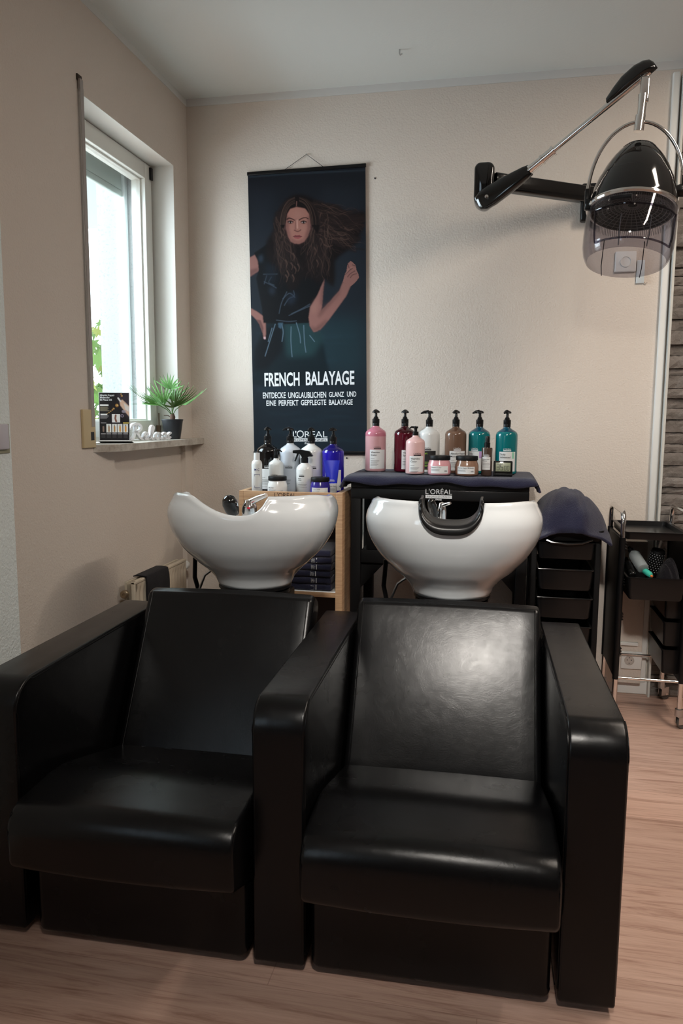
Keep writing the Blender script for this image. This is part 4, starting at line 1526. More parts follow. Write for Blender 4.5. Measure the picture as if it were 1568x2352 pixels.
# standing blue tube
t = thing('cream_tube', 'cobalt blue cream tube standing on its white cap before the blue bottle', 'tube', (-.715, 3.345, ZW), R(14))
rings = []
for k in range(13):
    q = k / 12
    z = .03 + .125 * q
    w = .022 + .014 * q; d = .022 * (1 - q) + .0012
    rings.append([(w * math.cos(a), d * math.sin(a), z) for a in [2 * PI * i / 32 for i in range(32)]])
MB().loft(rings).build('tube_body', gl('blue_tube', (.030, .045, .62), .22), t, angle=60)
MB().lathe([(0, 0), (.023, 0), (.024, .002), (.024, .052), (0, .053)], 0, 0, 32).build('tube_cap', PAPER, t, angle=40)
ar = MB(); text_left(ar, 'Keratin Alpha', -.018, .038, .005); lines_art(ar, -.018, .034, [(.002, .03, .001), (.008, .034, .0008), (.014, .03, .0008)])
wrapc(ar, .0243).build('tube_lettering', INK, t, smooth=False)
lg = MB(); logo_art(lg, 0, .066, .024, .0245); lg.build('tube_logo', WHITEINK, t, smooth=False)


# ------------------------------------------------------------------ hood dryer
def mk_dryer():
    t = thing('hood_dryer', 'black wall-mounted hood hair dryer with smoked visor and chrome arm', 'hair dryer', (.40, YB, 2.25))
    inv = Matrix.Translation((-.40, -YB, -2.25 - .012))

    def B(mb, name, m_, parent=t, **k):
        return mb.xf(inv).build(name, m_, parent, **k)
    # wall plate + horizontal swing arm
    B(MB().box(.34, .46, YB - .05, YB, 2.17, 2.33, bev=.01), 'wall_bracket', BLKPL)
    p0, p1 = Vector((-.035, 3.375, 2.278)), Vector((.40, 3.62, 2.266))
    d = (p1 - p0).normalized(); n = Vector((-d.y, d.x, 0)).normalized()
    rings = []
    for p in (p0, p1):
        rings.append([tuple(p + n * a + Vector((0, 0, b))) for a, b in rp([(-.022, -.034, .008), (.022, -.034, .008), (.022, .034, .008), (-.022, .034, .008)], 4)])
    B(MB().loft(rings), 'swing_arm', BLKGLOSS, angle=50)
    # elbow housing: upright rounded body
    out = densify(rp([(-.118, 2.165, .045), (-.040, 2.165, .036), (-.034, 2.345, .028), (-.118, 2.345, .026)], 7), .02)
    rings = []
    for y_, e in ((3.315, .012), (3.318, .006), (3.325, .002), (3.335, 0), (3.39, 0), (3.40, .002), (3.407, .006), (3.41, .012)):
        rings.append([(a, y_, b) for a, b in inset(out, e)])
    B(MB().loft(rings), 'elbow_housing', BLKGLOSS, angle=60)
    # lower black cover of the lifting arm
    e0, e1 = Vector((-.060, 3.335, 2.195)), Vector((.100, 3.285, 2.278))
    dd = (e1 - e0).normalized()
    up = Vector((0, 0, 1)); up = (up - dd * up.dot(dd)).normalized(); sd = dd.cross(up)
    rings = []
    for q, h, w in ((-.25, .010, .010), (-.22, .030, .016), (-.1, .040, .020), (.1, .042, .022), (.5, .036, .021), (.9, .026, .018), (1.02, .021, .016), (1.04, .017, .012)):
        c = e0.lerp(e1, q)
        rings.append([tuple(c + up * h * math.copysign(abs(math.sin(a)) ** .6, math.sin(a)) + sd * w * math.copysign(abs(math.cos(a)) ** .6, math.cos(a)) - sd * 0) for a in [2 * PI * i / 28 for i in range(28)]])
    B(MB().loft(rings).xf(Matrix.Translation((0, -.035, 0))), 'arm_cover', BLKGLOSS, angle=60)
    c = e0 + Vector((-.004, -.062, -.002))
    B(MB().lathe([(0, 0), (.008, 0), (.0075, .003), (0, .004)], seg=20).xf(Matrix.Translation(c) @ Matrix.Rotation(R(90), 4, 'X')), 'pivot_screw', CHROME)
    # chrome lifting tube with collars
    a0 = Vector((.085, 3.25, 2.268)); a1 = Vector((.505, 3.08, 2.545))
    mb = MB().tube([a0, a1], .0115, 20)
    B(mb, 'lifting_tube', CHROME, angle=50)
    mb = MB()
    dv = (a1 - a0).normalized()
    for s0, s1, r_ in ((.03, .075, .0155), (.075, .082, .019), (.082, .125, .0165), (.125, .133, .020), (.02, .03, .018)):
        mb.tube([a0 + dv * s0, a0 + dv * s1], r_, 20)
    B(mb, 'tube_collar', CHROME, angle=50)
    # shaped black shell over the top end
    rings = []
    up = Vector((0, 0, 1)); up = (up - dv * up.dot(dv)).normalized(); sd = dv.cross(up)
    L0 = (a1 - a0).length
    for q, h, w in ((L0 - .165, .006, .012), (L0 - .16, .018, .014), (L0 - .12, .034, .020), (L0 - .08, .046, .024), (L0 - .03, .048, .026), (L0 + .0, .040, .024), (L0 + .018, .028, .018), (L0 + .026, .010, .008)):
        c = a0 + dv * q + up * .010
        lo = .008 if q < L0 - .01 else .018
        rings.append([tuple(c + up * (h if math.sin(a) > 0 else lo) * math.sin(a) + sd * w * math.cos(a)) for a in [2 * PI * i / 28 for i in range(28)]])
    B(MB().loft(rings), 'top_shell', BLKGLOSS, angle=60)
    # hanger with swivel
    hx, hy = .4875, 3.085
    mb = MB().box(hx - .012, hx + .018, hy - .014, hy + .014, 2.44, 2.53, bev=.005)
    mb.tube([(hx + .000, hy, 2.47), (hx - .003, hy, 2.42), (hx - .006, hy, 2.36)], .015, 20, rads=[.018, .0145, .0150])
    mb.tube([(hx - .006, hy, 2.40), (hx - .010, hy, 2.345)], .018, 20)
    B(mb, 'swivel_hanger', CHROME, angle=50)
    # hood frame
    C0 = Vector((.472, 3.10, 2.078))
    H = Matrix.Translation(C0) @ Matrix.Rotation(R(5.5), 4, 'Y') @ Matrix.Rotation(R(-11), 4, 'X') @ Matrix.Scale(.95, 4)
    # bow
    pts = []
    for k in range(33):
        a = PI * k / 32
        pts.append((hx - .012 - .168 * math.cos(a) + (.004 if k > 16 else 0), hy, 2.103 + .268 * math.sin(a) ** .95 + (.012 * (k / 32))))
    B(MB().tube(pts, .0068, 14), 'chrome_bow', CHROME, angle=50)
    for s, zz_ in ((-1, 2.096), (1, 2.130)):
        mb = MB()
        k_ = MB().lathe([(0, 0), (.019, 0), (.022, .012), (.022, .034), (.015, .040), (0, .040)], seg=24)
        k_.xf(Matrix.Translation((hx - .010 + s * .138, hy, zz_)) @ Matrix.Rotation(R(90) * s, 4, 'Y'))
        mb.add(k_.v, k_.f)
        mb.box(hx - .010 + s * .168 - .010, hx - .010 + s * .168 + .010, hy - .014, hy + .014, zz_ - .02, zz_ + .055, bev=.005)
        B(mb, 'side_knob', BLKPL, angle=50)
    # dome
    prof = [(.172, -.012), (.173, .0), (.170, .03), (.161, .07), (.147, .11), (.1445, .112), (.143, .116), (.126, .155), (.104, .192), (.083, .220), (.070, .232), (.066, .236), (.062, .243), (.048, .251), (.028, .256), (0, .258)]
    D_ = B(MB().lathe(prof, seg=72, sx=.955, cap=False).xf(H), 'dryer_hood', BLKGLOSS, angle=28)
    mb = MB()
    for k in range(40):
        a = 2 * PI * k / 40
        mb.tube([(.050 * math.cos(a), .050 * math.sin(a), .2495), (.066 * math.cos(a), .066 * math.sin(a), .236)], .0012, 5)
    B(mb.xf(H), 'vent_ribs', BLKPL, D_)
    for s in (-1, 1):
        mb = MB().tube([(r_ * math.sin(R(a)) * .955 * s, -r_ * math.cos(R(a)), z_) for r_, a, z_ in ((.0675, 28, .2345), (.083, 33, .220), (.104, 39, .192), (.126, 45, .155), (.143, 50, .116), (.1475, 52, .11), (.161, 56, .07), (.170, 60, .03), (.173, 62, .004))], .0016, 8)
        B(mb.xf(H), 'hood_crease', BLKGLOSS, D_)
    B(MB().lathe([(.163, -.014), (.1745, -.014), (.179, -.008), (.1785, .000), (.174, .004), (.167, .004), (.163, -.014)], seg=96, sx=.965, cap=False).xf(H), 'chrome_rim', CHROME)
    # inner grille
    mb = MB()
    for r_ in (.02, .036, .052, .068, .084, .100, .116, .132, .145, .158):
        z_ = -.020 + .10 * (1 - (r_ / .16) ** 2) * .35
        mb.tube([(r_ * math.cos(a) * .96, r_ * math.sin(a), z_) for a in [2 * PI * i / 64 for i in range(64)]], .0016, 6, closed=True)
    for k in range(36):
        a = 2 * PI * k / 36
        mb.tube([(r_ * math.cos(a) * .96, r_ * math.sin(a), -.020 + .035 * (1 - (r_ / .16) ** 2)) for r_ in (.02, .06, .10, .13, .158)], .0014, 6)
    B(mb.xf(H), 'air_grille', mat('grille_grey', (.20, .19, .18), .5), D_)
    B(MB().lathe([(.166, -.012), (.160, -.02), (0, .05), (0, .055), (.164, -.006)], seg=64, sx=.96, cap=False).xf(H), 'hood_liner', mat('liner_dark', (.03, .027, .025), .6), D_)
    mb = MB()
    for k in range(130):
        a = 2 * PI * k / 130
        mb.tube([(.1685 * math.cos(a) * .965, .1685 * math.sin(a), -.016), (.1675 * math.cos(a) * .965, .1675 * math.sin(a), -.046)], .0009, 5)
    B(mb.xf(H), 'rim_fluting', mat('fluting', (.14, .13, .13), .3), D_)
    # visor: smoked cylinder with thickened lip and door frame
    mb = MB().lathe([(.173, -.014), (.175, -.05), (.176, -.12), (.174, -.160), (.168, -.190), (.160, -.208), (.154, -.217), (.151, -.214), (.1575, -.204), (.165, -.188), (.171, -.158), (.173, -.12), (.172, -.05), (.170, -.014)], seg=96, sx=.965)
    mb.f = [q for q in mb.f if len(q) == 4]; mb.mi = [0] * len(mb.f)
    V = B(mb.xf(H), 'visor', SMOKE, t, angle=60, fixn=True)
    V['label'] = 'smoked transparent visor'
    # front door window outline and hinge
    mb = MB()
    pts = []
    for (a, z_) in rp([(-58, -.058, 9), (58, -.058, 9), (52, -.200, 9), (-52, -.200, 9)], 1):
        pts.append((a, z_))
    outl = []
    cor = [(-58, -.060), (58, -.060), (54, -.188), (-54, -.188)]
    for i in range(4):
        a, b = cor[i], cor[(i + 1) % 4]
        for k in range(20):
            q = k / 20
            outl.append((a[0] + (b[0] - a[0]) * q, a[1] + (b[1] - a[1]) * q))
    P3 = []
    for (a, z_) in outl:
        r_ = .1775 - (.006 * max(0, (-z_ - .15) / .04))
        P3.append((r_ * math.sin(R(a)) * .965, -r_ * math.cos(R(a)), z_))
    mb.tube(P3, .0038, 8, closed=True)
    B(mb.xf(H), 'door_frame', smoke_mat('smoked_edge', (.42, .41, .48), .25), V)
    mb = MB()
    for a in (-20, 16, 150, 205):
        a = R(a); s_ = .177
        mb.tube([(s_ * math.sin(a) * .965, -s_ * math.cos(a), -.10 if abs(a) < 1 else -.06), (s_ * math.sin(a) * .965, -s_ * math.cos(a), -.17), (.166 * math.sin(a) * .965, -.166 * math.cos(a), -.215)], .0018, 6)
    B(mb.xf(H), 'visor_ribs', mat('rib_dark', (.03, .028, .035), .3), V)
    mb = MB()
    mb.tube([(.178 * math.sin(R(a)), -.180 * math.cos(R(a)), -.036) for a in (-34, -28, -22, -16, -10)], .0085, 12)
    B(mb.xf(H), 'visor_hinge', BLKPL, V)
    for a, z_ in ((-38, -.040), (-5, -.034), (-38, -.072), (-6, -.066)):
        mb = MB()
        k_ = MB().lathe([(0, 0), (.0035, 0), (.003, .003), (0, .0035)], seg=12)
        k_.xf(Matrix.Translation((.176 * math.sin(R(a)) * .97, -.178 * math.cos(R(a)), z_)) @ Matrix.Rotation(R(90), 4, 'X'))
        mb.add(k_.v, k_.f)
        B(mb.xf(H), 'hinge_screw', CHROME, V)


mk_dryer()

# thermostat-like box and a hanging card on the wall behind the dryer
t = thing('wall_socket', 'white square socket on the wall behind the dryer visor', 'socket', (.545, YB, 1.985))
MB().box(-.045, .045, -.012, 0, -.045, .045, bev=.005).build('cover_plate', TRIM, t)
MB().lathe([(.024, 0), (.024, .004), (.020, .004), (.0195, .001), (0, .001)], seg=32).xf(Matrix.Translation((0, -.012, 0)) @ Matrix.Rotation(R(90), 4, 'X')).build('socket_well', TRIM, t)
t = thing('hanging_tag', 'small pale plastic tag hanging on the wall below the dryer visor', 'tag', (.610, YB - .006, 1.90))
MB().box(-.017, .017, -.002, .002, -.01, .09, bev=.0015).build('tag_body', mat('tag_pale', (.62, .68, .72), .4), t)
MB().tube([(.016, 0, -.004), (.024, 0, -.012), (.030, 0, -.006)], .0022, 8).build('tag_hook', mat('tag_hook', (.5, .42, .36), .4), t)
# low socket
t = thing('wall_socket', 'white double socket low on the wall behind the right trolley', 'socket', (.648, YB - .05, .175))
MB().box(-.040, .052, -.010, 0, -.042, .042, bev=.004).build('cover_plate', TRIM, t)
MB().lathe([(.022, 0), (.022, .003), (.019, .003), (.0185, .0008), (0, .0008)], seg=32).xf(Matrix.Translation((-.004, -.010, 0)) @ Matrix.Rotation(R(90), 4, 'X')).build('socket_well', mat('socket_grey', (.55, .50, .46), .5), t)
mb = MB()
for x, z in ((-.013, .002), (.005, .002), (-.004, .014), (-.004, -.012)):
    mb.lathe([(0, 0), (.0025, 0), (.0025, .0015), (0, .0015)], seg=10).v
mb = MB()
for x, z in ((-.013, .002), (.005, .002), (-.004, .013), (-.004, -.013)):
    k_ = MB().lathe([(0, 0), (.0025, 0), (.0025, .0012), (0, .0012)], seg=10).xf(Matrix.Translation((x, -.0102, z)) @ Matrix.Rotation(R(90), 4, 'X'))
    mb.add(k_.v, k_.f)
mb.build('socket_holes', INK, t, smooth=False)
tag(MB().box(.60, .68, YB - .062, YB - .05, .245, .262, bev=.003).build('cable_duct', TRIM), 'short white cable duct above the low socket', 'cable duct')
# light switch at the far left
t = thing('light_switch', 'pale rounded light switch on the white wall section at the left edge', 'switch', (XL + .008, 2.135, 1.222))
MB().box(0, .004, -.045, .036, -.048, .044, bev=.0015).build('backing_plate', mat('switch_olive', (.36, .36, .26), .6), t)
MB().box(.004, .014, -.045, .022, -.036, .044, bev=.005).build('rocker', mat('switch_lilac', (.60, .58, .64), .4), t)


# ------------------------------------------------------------------ radiator
t = thing('radiator', 'cream panel radiator on the left wall below the window', 'radiator', (XL, 2.90, .14))
mb = MB()
Ly, Hz = .545, .460


def radf(a, b):
    y = .012 + (Ly - .024) * a
    z = .012 + (Hz - .024) * b
    k = .5 - .5 * math.cos(2 * PI * (y / .0333))
    e = 1 if .05 < z < Hz - .045 else 0
    return (.062 - .009 * (k ** 2) * e, y, z)


g = MB().grid(144, 24, radf)
g.box(.048, .052, .004, Ly - .004, .004, Hz - .004)
g.box(.010, .020, .004, Ly - .004, .004, Hz - .004)
g.box(.040, .058, 0, .012, 0, Hz, bev=.003).box(.040, .058, Ly - .012, Ly, 0, Hz, bev=.003)
g.box(.038, .060, .0, Ly, Hz - .014, Hz, bev=.004).box(.038, .060, .0, Ly, 0, .014, bev=.004)
g.build('radiator_panel', mat('radiator_cream', (.66, .58, .46), .4), t, angle=50)
mb = MB()
for y in (.10, Ly - .10):
    mb.box(-.024, .015, y - .015, y + .015, .30, .33)
mb.build('wall_fixing', TRIM, t)
k_ = MB().lathe([(0, 0), (.012, 0), (.012, .012), (.018, .014), (.021, .020), (.021, .042), (.017, .048), (0, .048)], seg=28).xf(Matrix.Translation((.040, Ly, Hz - .040)) @ Matrix.Rotation(R(-90), 4, 'X'))
k_.build('thermostat_knob', TRIM, t)
k_ = MB().lathe([(0, 0), (.009, 0), (.009, .010), (.016, .012), (.018, .016), (.018, .030), (.012, .034), (.006, .034), (.006, .030), (0, .030)], seg=24).xf(Matrix.Translation((.030, -.012, Hz - .046)) @ Matrix.Rotation(R(90), 4, 'X'))
k_.build('bleed_valve', mat('valve_brass', (.35, .27, .18), .35, .8), t)


def rad_towel():
    rnd = random.Random(2)
    zt = .14 + Hz + .003
    y0, y1 = 2.985, 3.215

    def fn(a, b):
        y = y0 + (y1 - y0) * a + .004 * math.sin(b * 26 + a * 3) * (1 if a > .95 or a < .05 else .2)
        s = b * .68
        w = .056
        if s < w:
            x, z = XL + .009 + s, zt + .002 * math.sin(PI * s / w)
        else:
            x = XL + .009 + w + .004 * min(1, (s - w) / .03) + .003 * math.sin(a * 16) * min(1, (s - w) * 5); z = zt - (s - w)
        return (x, y, z - .010 * a * 0)
    o_ = MB().grid(30, 60, fn).build('hanging_towel', TERRYB, None, angle=80)
    so_ = o_.modifiers.new('s', 'SOLIDIFY'); so_.thickness = .004; so_.offset = 1
    tag(o_, 'black terry towel hanging over the cream radiator', 'towel')


rad_towel()


# ------------------------------------------------------------------ things on the sill
def flyer():
    t = thing('display_flyer', 'black product flyer in a clear stand on the left of the windowsill', 'flyer', (-1.540, 2.915, 1.184))
    t.rotation_euler = (R(-7), 0, R(21))
    W_, H_ = .118, .198

    def conv(x, y):   # artwork coordinates 205..425 x 1805..2170
        return ((x - 205) / 220, (y - 1805) / 365)
    P = Paint(110, 186, conv)
    K = 1.5
    D = lambda r, g, b: dc(r, g, b, K)
    P.img[:] = D(22, 20, 24)
    P.poly([(330, 1810), (425, 1810), (425, 2000), (380, 1960)], D(60, 52, 64), 5, .6)
    P.poly([(355, 1870), (375, 1855), (425, 1905), (425, 1985), (400, 1955), (360, 1900)], D(200, 170, 150), 1, .95)
    P.poly([(385, 1880), (425, 1910), (425, 1950), (395, 1930)], D(215, 205, 205), 1, .8)
    P.stroke([(345, 1845), (362, 1868)], 6, D(200, 200, 200), .9)
    rnd = random.Random(4)
    for x, y, r_ in ((372, 1828, 8), (335, 1900, 14), (310, 1925, 8), (300, 1935, 6), (288, 1945, 6), (275, 1955, 5), (262, 1962, 4), (366, 1814, 6)):
        P.stroke([(x, y), (x + .5, y + .5)], r_ * .9, D(150, 105, 50), .9)
        P.stroke([(x + 2, y - 2), (x + 3, y - 2)], r_ * .3, D(240, 215, 150), .9)
    P.stroke([(380, 1945), (392, 1945)], 10, D(150, 145, 160), .7)
    for y0 in range(1912, 1945, 5):
        P.stroke([(212, y0), (212 + rnd.uniform(50, 80), y0)], 1.1, D(150, 142, 120), .8)
    for y0 in range(1978, 2000, 5):
        P.stroke([(212, y0), (212 + rnd.uniform(40, 65), y0)], 1.1, D(150, 148, 150), .8)
    P.poly([(212, 1893), (274, 1893), (274, 1906), (212, 1906)], D(235, 235, 238)); P.poly([(214, 1963), (264, 1963), (264, 1974), (214, 1974)], D(235, 235, 238))
    P.poly([(298, 1965), (357, 1965), (357, 2028), (298, 2028)], D(225, 220, 220)); P.stroke([(325, 1975), (322, 2000), (328, 2020)], 7, D(120, 80, 68), 1)
    P.stroke([(372, 1978), (373, 1979)], 12, D(120, 112, 130), 1); P.stroke([(372, 1978), (373, 1979)], 6, D(30, 28, 32), 1)
    for i in range(5):
        x0 = 215 + i * 41
        if i:
            P.poly([(x0, 2040), (x0 + 36, 2040), (x0 + 36, 2105), (x0, 2105)], D(214, 206, 200))
        P.stroke([(x0 + 18, 2062), (x0 + 18, 2095)], 6, D(120 + 20 * i, 100 + 10 * i, 90 - 8 * i), 1)
        P.stroke([(x0 + 18, 2048), (x0 + 18, 2056)], 2.5, D(40, 35, 35), 1)
        P.poly([(x0, 2112), (x0 + 34, 2112), (x0 + 34, 2118), (x0, 2118)], D(150, 148, 150), 0, .9)
        for y0 in (2125, 2131, 2137, 2143):
            P.stroke([(x0 + 3, y0), (x0 + 30, y0)], .9, D(100, 98, 100), .6)
    P.poly([(380, 2028), (421, 2028), (421, 2036), (380, 2036)], D(210, 180, 80))
    P.poly([(215, 2028), (256, 2028), (256, 2036), (215, 2036)], D(110, 108, 112))
    s_ = P.sheet('flyer_print', W_, H_, vcol_mat('flyer_ink', .3), t, -.002)
    s_.location = (0, 0, H_ / 2 + .004)
    ar = MB()
    for i, q in enumerate(('Absolut Repair', 'Molecular', 'Bi-Phase Oil')):
        vs, fs = text_mesh(q, .0122, align='LEFT', bold=.0003)
        ar.add([(-W_ / 2 + .003 + v[0] * .78, -.0026, H_ - .006 - i * .0095 + v[1] * .85) for v in vs], fs)
    ar.build('flyer_lettering', WHITEINK, t, smooth=False)
    mb = MB().box(-W_ / 2 - .002, W_ / 2 + .002, -.0012, .0012, 0, H_ + .006)
    mb.box(-W_ / 2 - .002, W_ / 2 + .014, -.045, .05, -.001, .003)
    mb.build('acrylic_stand', mat('acrylic', (.82, .86, .9), .15), t, smooth=False)


flyer()


def relax_sign():
    t = thing('letter_sign', 'white cut-out script sign reading Relax on the windowsill', 'sign', (-1.600, 3.165, 1.1805), R(56))
    # script letters drawn as thick rounded strokes, extruded in depth
    S = []
    S.append([(.000, .010), (.010, .004), (.018, .022), (.026, .058)])                    # R stem
    S.append([(.004, .048), (.012, .062), (.030, .066), (.044, .058), (.044, .044), (.030, .034), (.018, .034)])
    S.append([(.026, .034), (.036, .018), (.046, .006), (.056, .008)])
    S.append([(.052, .010), (.064, .016), (.072, .024), (.066, .030), (.058, .022), (.058, .010), (.068, .005), (.080, .010)])  # e
    S.append([(.078, .010), (.090, .028), (.098, .050), (.092, .056), (.087, .042), (.087, .016), (.093, .005), (.102, .009)])   # l
    S.append([(.124, .026), (.114, .028), (.106, .018), (.109, .006), (.119, .008), (.126, .024), (.125, .010), (.132, .005), (.140, .010)])  # a
    S.append([(.138, .022), (.146, .028), (.152, .018), (.158, .006), (.168, .010)])        # x
    S.append([(.170, .028), (.162, .022), (.150, .008), (.140, .004)])
    mb = MB()
    for q in S:
        pts = []
        P_ = [Vector((a, 0, b)) for a, b in q]
        for i in range(len(P_) - 1):
            p0 = P_[max(i - 1, 0)]; p1 = P_[i]; p2 = P_[i + 1]; p3 = P_[min(i + 2, len(P_) - 1)]
            for k in range(6):
                u = k / 6
                pts.append(.5 * (2 * p1 + (p2 - p0) * u + (2 * p0 - 5 * p1 + 4 * p2 - p3) * u * u + (3 * p1 - p0 - 3 * p2 + p3) * u ** 3))
        pts.append(P_[-1])
        # ribbon with depth
        W2 = .0044
        rings = []
        for i, p in enumerate(pts):
            tg = (pts[min(i + 1, len(pts) - 1)] - pts[max(i - 1, 0)]).normalized()
            n = Vector((-tg.z, 0, tg.x))
            rings.append([tuple(p + n * W2 + Vector((0, -.009, 0))), tuple(p + n * W2 + Vector((0, .009, 0))), tuple(p - n * W2 + Vector((0, .009, 0))), tuple(p - n * W2 + Vector((0, -.009, 0)))])
        mb.loft(rings)
        for e in (pts[0], pts[-1]):
            k_ = MB().lathe([(0, -.009), (W2, -.009), (W2, .009), (0, .009)], seg=12).xf(Matrix.Translation(e) @ Matrix.Rotation(R(90), 4, 'X'))
            mb.add(k_.v, k_.f)
    mb.v = [(x * 1.22 , y, z * 1.12 + .001) for x, y, z in mb.v]
    mb.build('script_letters', mat('sign_white', (.85, .86, .88), .4), t, angle=40)


relax_sign()


def palm():
    rnd = random.Random(21)
    t = thing('potted_palm', 'small fan palm in a black pot on the right of the windowsill', 'potted plant', (-1.528, 3.468, 1.181))
    MB().lathe([(0, 0), (.036, 0), (.037, .003), (.050, .088), (.052, .089), (.052, .094), (.049, .094), (.0475, .085), (0, .083)], 0, 0, 40).build('pot', mat('pot_black', (.016, .018, .022), .45), t, angle=40)
    MB().lathe([(0, .0), (.046, 0), (.03, .004), (0, .006)], 0, 0, 20, z=.082).build('soil', mat('soil', (.05, .03, .02), .9), t)
    mb = MB().tube([(0, 0, .085), (.002, 0, .105), (0, 0, .122)], .01, 12, rads=[.012, .013, .008])
    mb.tube([(0, 0, .10), (-.02, -.005, .112), (-.038, -.012, .112)], .002, 6)
    mb.build('trunk', mat('palm_trunk', (.10, .06, .045), .9), t)
    G1 = mat('palm_green', (.065, .17, .030), .4); G2 = mat('palm_light', (.13, .29, .09), .4)
    # fan crowns: stem tip, facing direction, radius, leaflets
    fans = [((.008, -.03, .235), (.15, -.45, 1), .105, 10, G2), ((-.050, -.060, .165), (-.80, -.45, .85), .165, 12, G1), ((-.030, -.02, .160), (-.45, .05, 1), .150, 10, G1),
            ((.030, -.050, .150), (.60, -.45, .95), .165, 12, G1), ((.045, .02, .165), (.85, .15, .75), .150, 10, G2), ((.0, .03, .18), (.05, .35, .95), .115, 8, G1), ((-.010, -.06, .155), (-.35, -.55, .9), .13, 9, G2)]
    for tip, dr, L, n, m_ in fans:
        tip = Vector(tip)
        st = MB()
        st.tube([(0, 0, .11), (tip.x * .35, tip.y * .35, .11 + (tip.z - .11) * .55), tuple(tip)], .0018, 6)
        st.build('stalk', G1, t)
        dr = Vector(dr).normalized()
        side = dr.cross(Vector((0, 0, 1)) if abs(dr.z) < .9 else Vector((0, 1, 0))).normalized()
        side = Vector((side.x * .9 + .35, side.y, side.z)).normalized()
        side = (side - dr * side.dot(dr)).normalized()
        nm = dr.cross(side)
        lf = MB()
        for k in range(n):
            a = (-1 + 2 * k / (n - 1)) * R(58) + rnd.uniform(-.05, .05)
            d = (dr * math.cos(a) + side * math.sin(a)).normalized()
            w_ = d.cross(nm).normalized()
            l = L * rnd.uniform(.82, 1.05) * (1 - .12 * abs(a))
            w = .0046
            vs = []
            for i in range(9):
                q = i / 8
                c = tip + d * l * q + nm * (.10 * l * math.sin(q * 2.4)) + Vector((0, 0, -.07 * l * q * q))
                ww = w * (q ** .5 if q < .35 else (1 - ((q - .35) / .65) ** 1.6) * .6 ** .0) + .0003
                ww = w * min(1, q / .3 + .15) * (1 - max(0, (q - .45) / .55) ** 1.5) + .0002
                vs += [c - w_ * ww + nm * .0015, c + nm * 0, c + w_ * ww + nm * .0015]
            fs = []
            for i in range(8):
                fs += [(i * 3, i * 3 + 1, i * 3 + 4, i * 3 + 3), (i * 3 + 1, i * 3 + 2, i * 3 + 5, i * 3 + 4)]
            lf.add(vs, fs)
        lf.build('fan_leaf', m_, t, angle=80, fixn=False)


palm()


# ------------------------------------------------------------------ trolleys
def tub(mb, x0, x1, y0, y1, z0, z1, r=.018, taper=.010, th=.004):
    """open plastic tray: rounded box with walls"""
    def ring(e, z):
        p = rp([(x0 + e, y0 + e, r), (x1 - e, y0 + e, r), (x1 - e, y1 - e, r), (x0 + e, y1 - e, r)], 5)
        return [(a, b, z) for a, b in p]
    mb.loft([ring(taper, z0), ring(taper * .6, z0 + (z1 - z0) * .1), ring(0.0, z1 - .004), ring(-.004, z1 - .004), ring(-.004, z1), ring(th, z1), ring(taper + th, z0 + th)])
    return mb


t = thing('drawer_trolley', 'black drawer trolley with a towel heap on top, between the table and chrome trolley', 'trolley', (.303, 3.24, 0))
mb = MB()
for sx in (-1, 1):
    for y0 in (0, .30):
        MB().box(sx * .128 - .012, sx * .128 + .012, y0, y0 + .035, .07, .83, bev=.004).build('post', BLKMAT, t)
    MB().box(sx * .128 - .004, sx * .128 + .004, .03, .31, .12, .82).build('side_panel', BLKMAT, t, smooth=False)
MB().box(-.1435, -.1405, -.002, .004, .07, .80).build('chrome_strip', CHROME, t, smooth=False)
tub(MB(), -.145, .145, -.01, .345, .79, .835, .03, .004).build('top_tray', BLKMAT, t)
d0 = tub(MB(), -.112, .112, -.02, .32, .715, .785, .02, .006).build('drawer', BLKPL, t)
hd = MB().tube([(-.10, -.026, .800), (-.06, -.034, .786), (0, -.036, .781), (.06, -.034, .786), (.10, -.026, .800)], .005, 8).build('drawer_lip', BLKGLOSS, d0)
for z in (.585, .465, .345, .225):
    d_ = tub(MB(), -.110, .110, -.03, .32, z, z + .088, .02, .010).build('drawer', BLKPL, t)
    MB().tube([(-.11, -.030, z + .088), (0, -.032, z + .088), (.11, -.030, z + .088)], .003, 8).build('drawer_lip', BLKGLOSS, d_)
for sx in (-1, 1):
    for y0 in (.02, .31):
        w_ = MB().lathe([(0, -.01), (.026, -.01), (.029, -.005), (.029, .005), (.026, .01), (0, .01)], seg=24).xf(Matrix.Translation((sx * .128, y0, .029)) @ Matrix.Rotation(R(90), 4, 'Y'))
        w_.box(sx * .128 - .014, sx * .128 + .014, y0 - .012, y0 + .012, .055, .075)
        w_.build('caster', BLKPL, t)


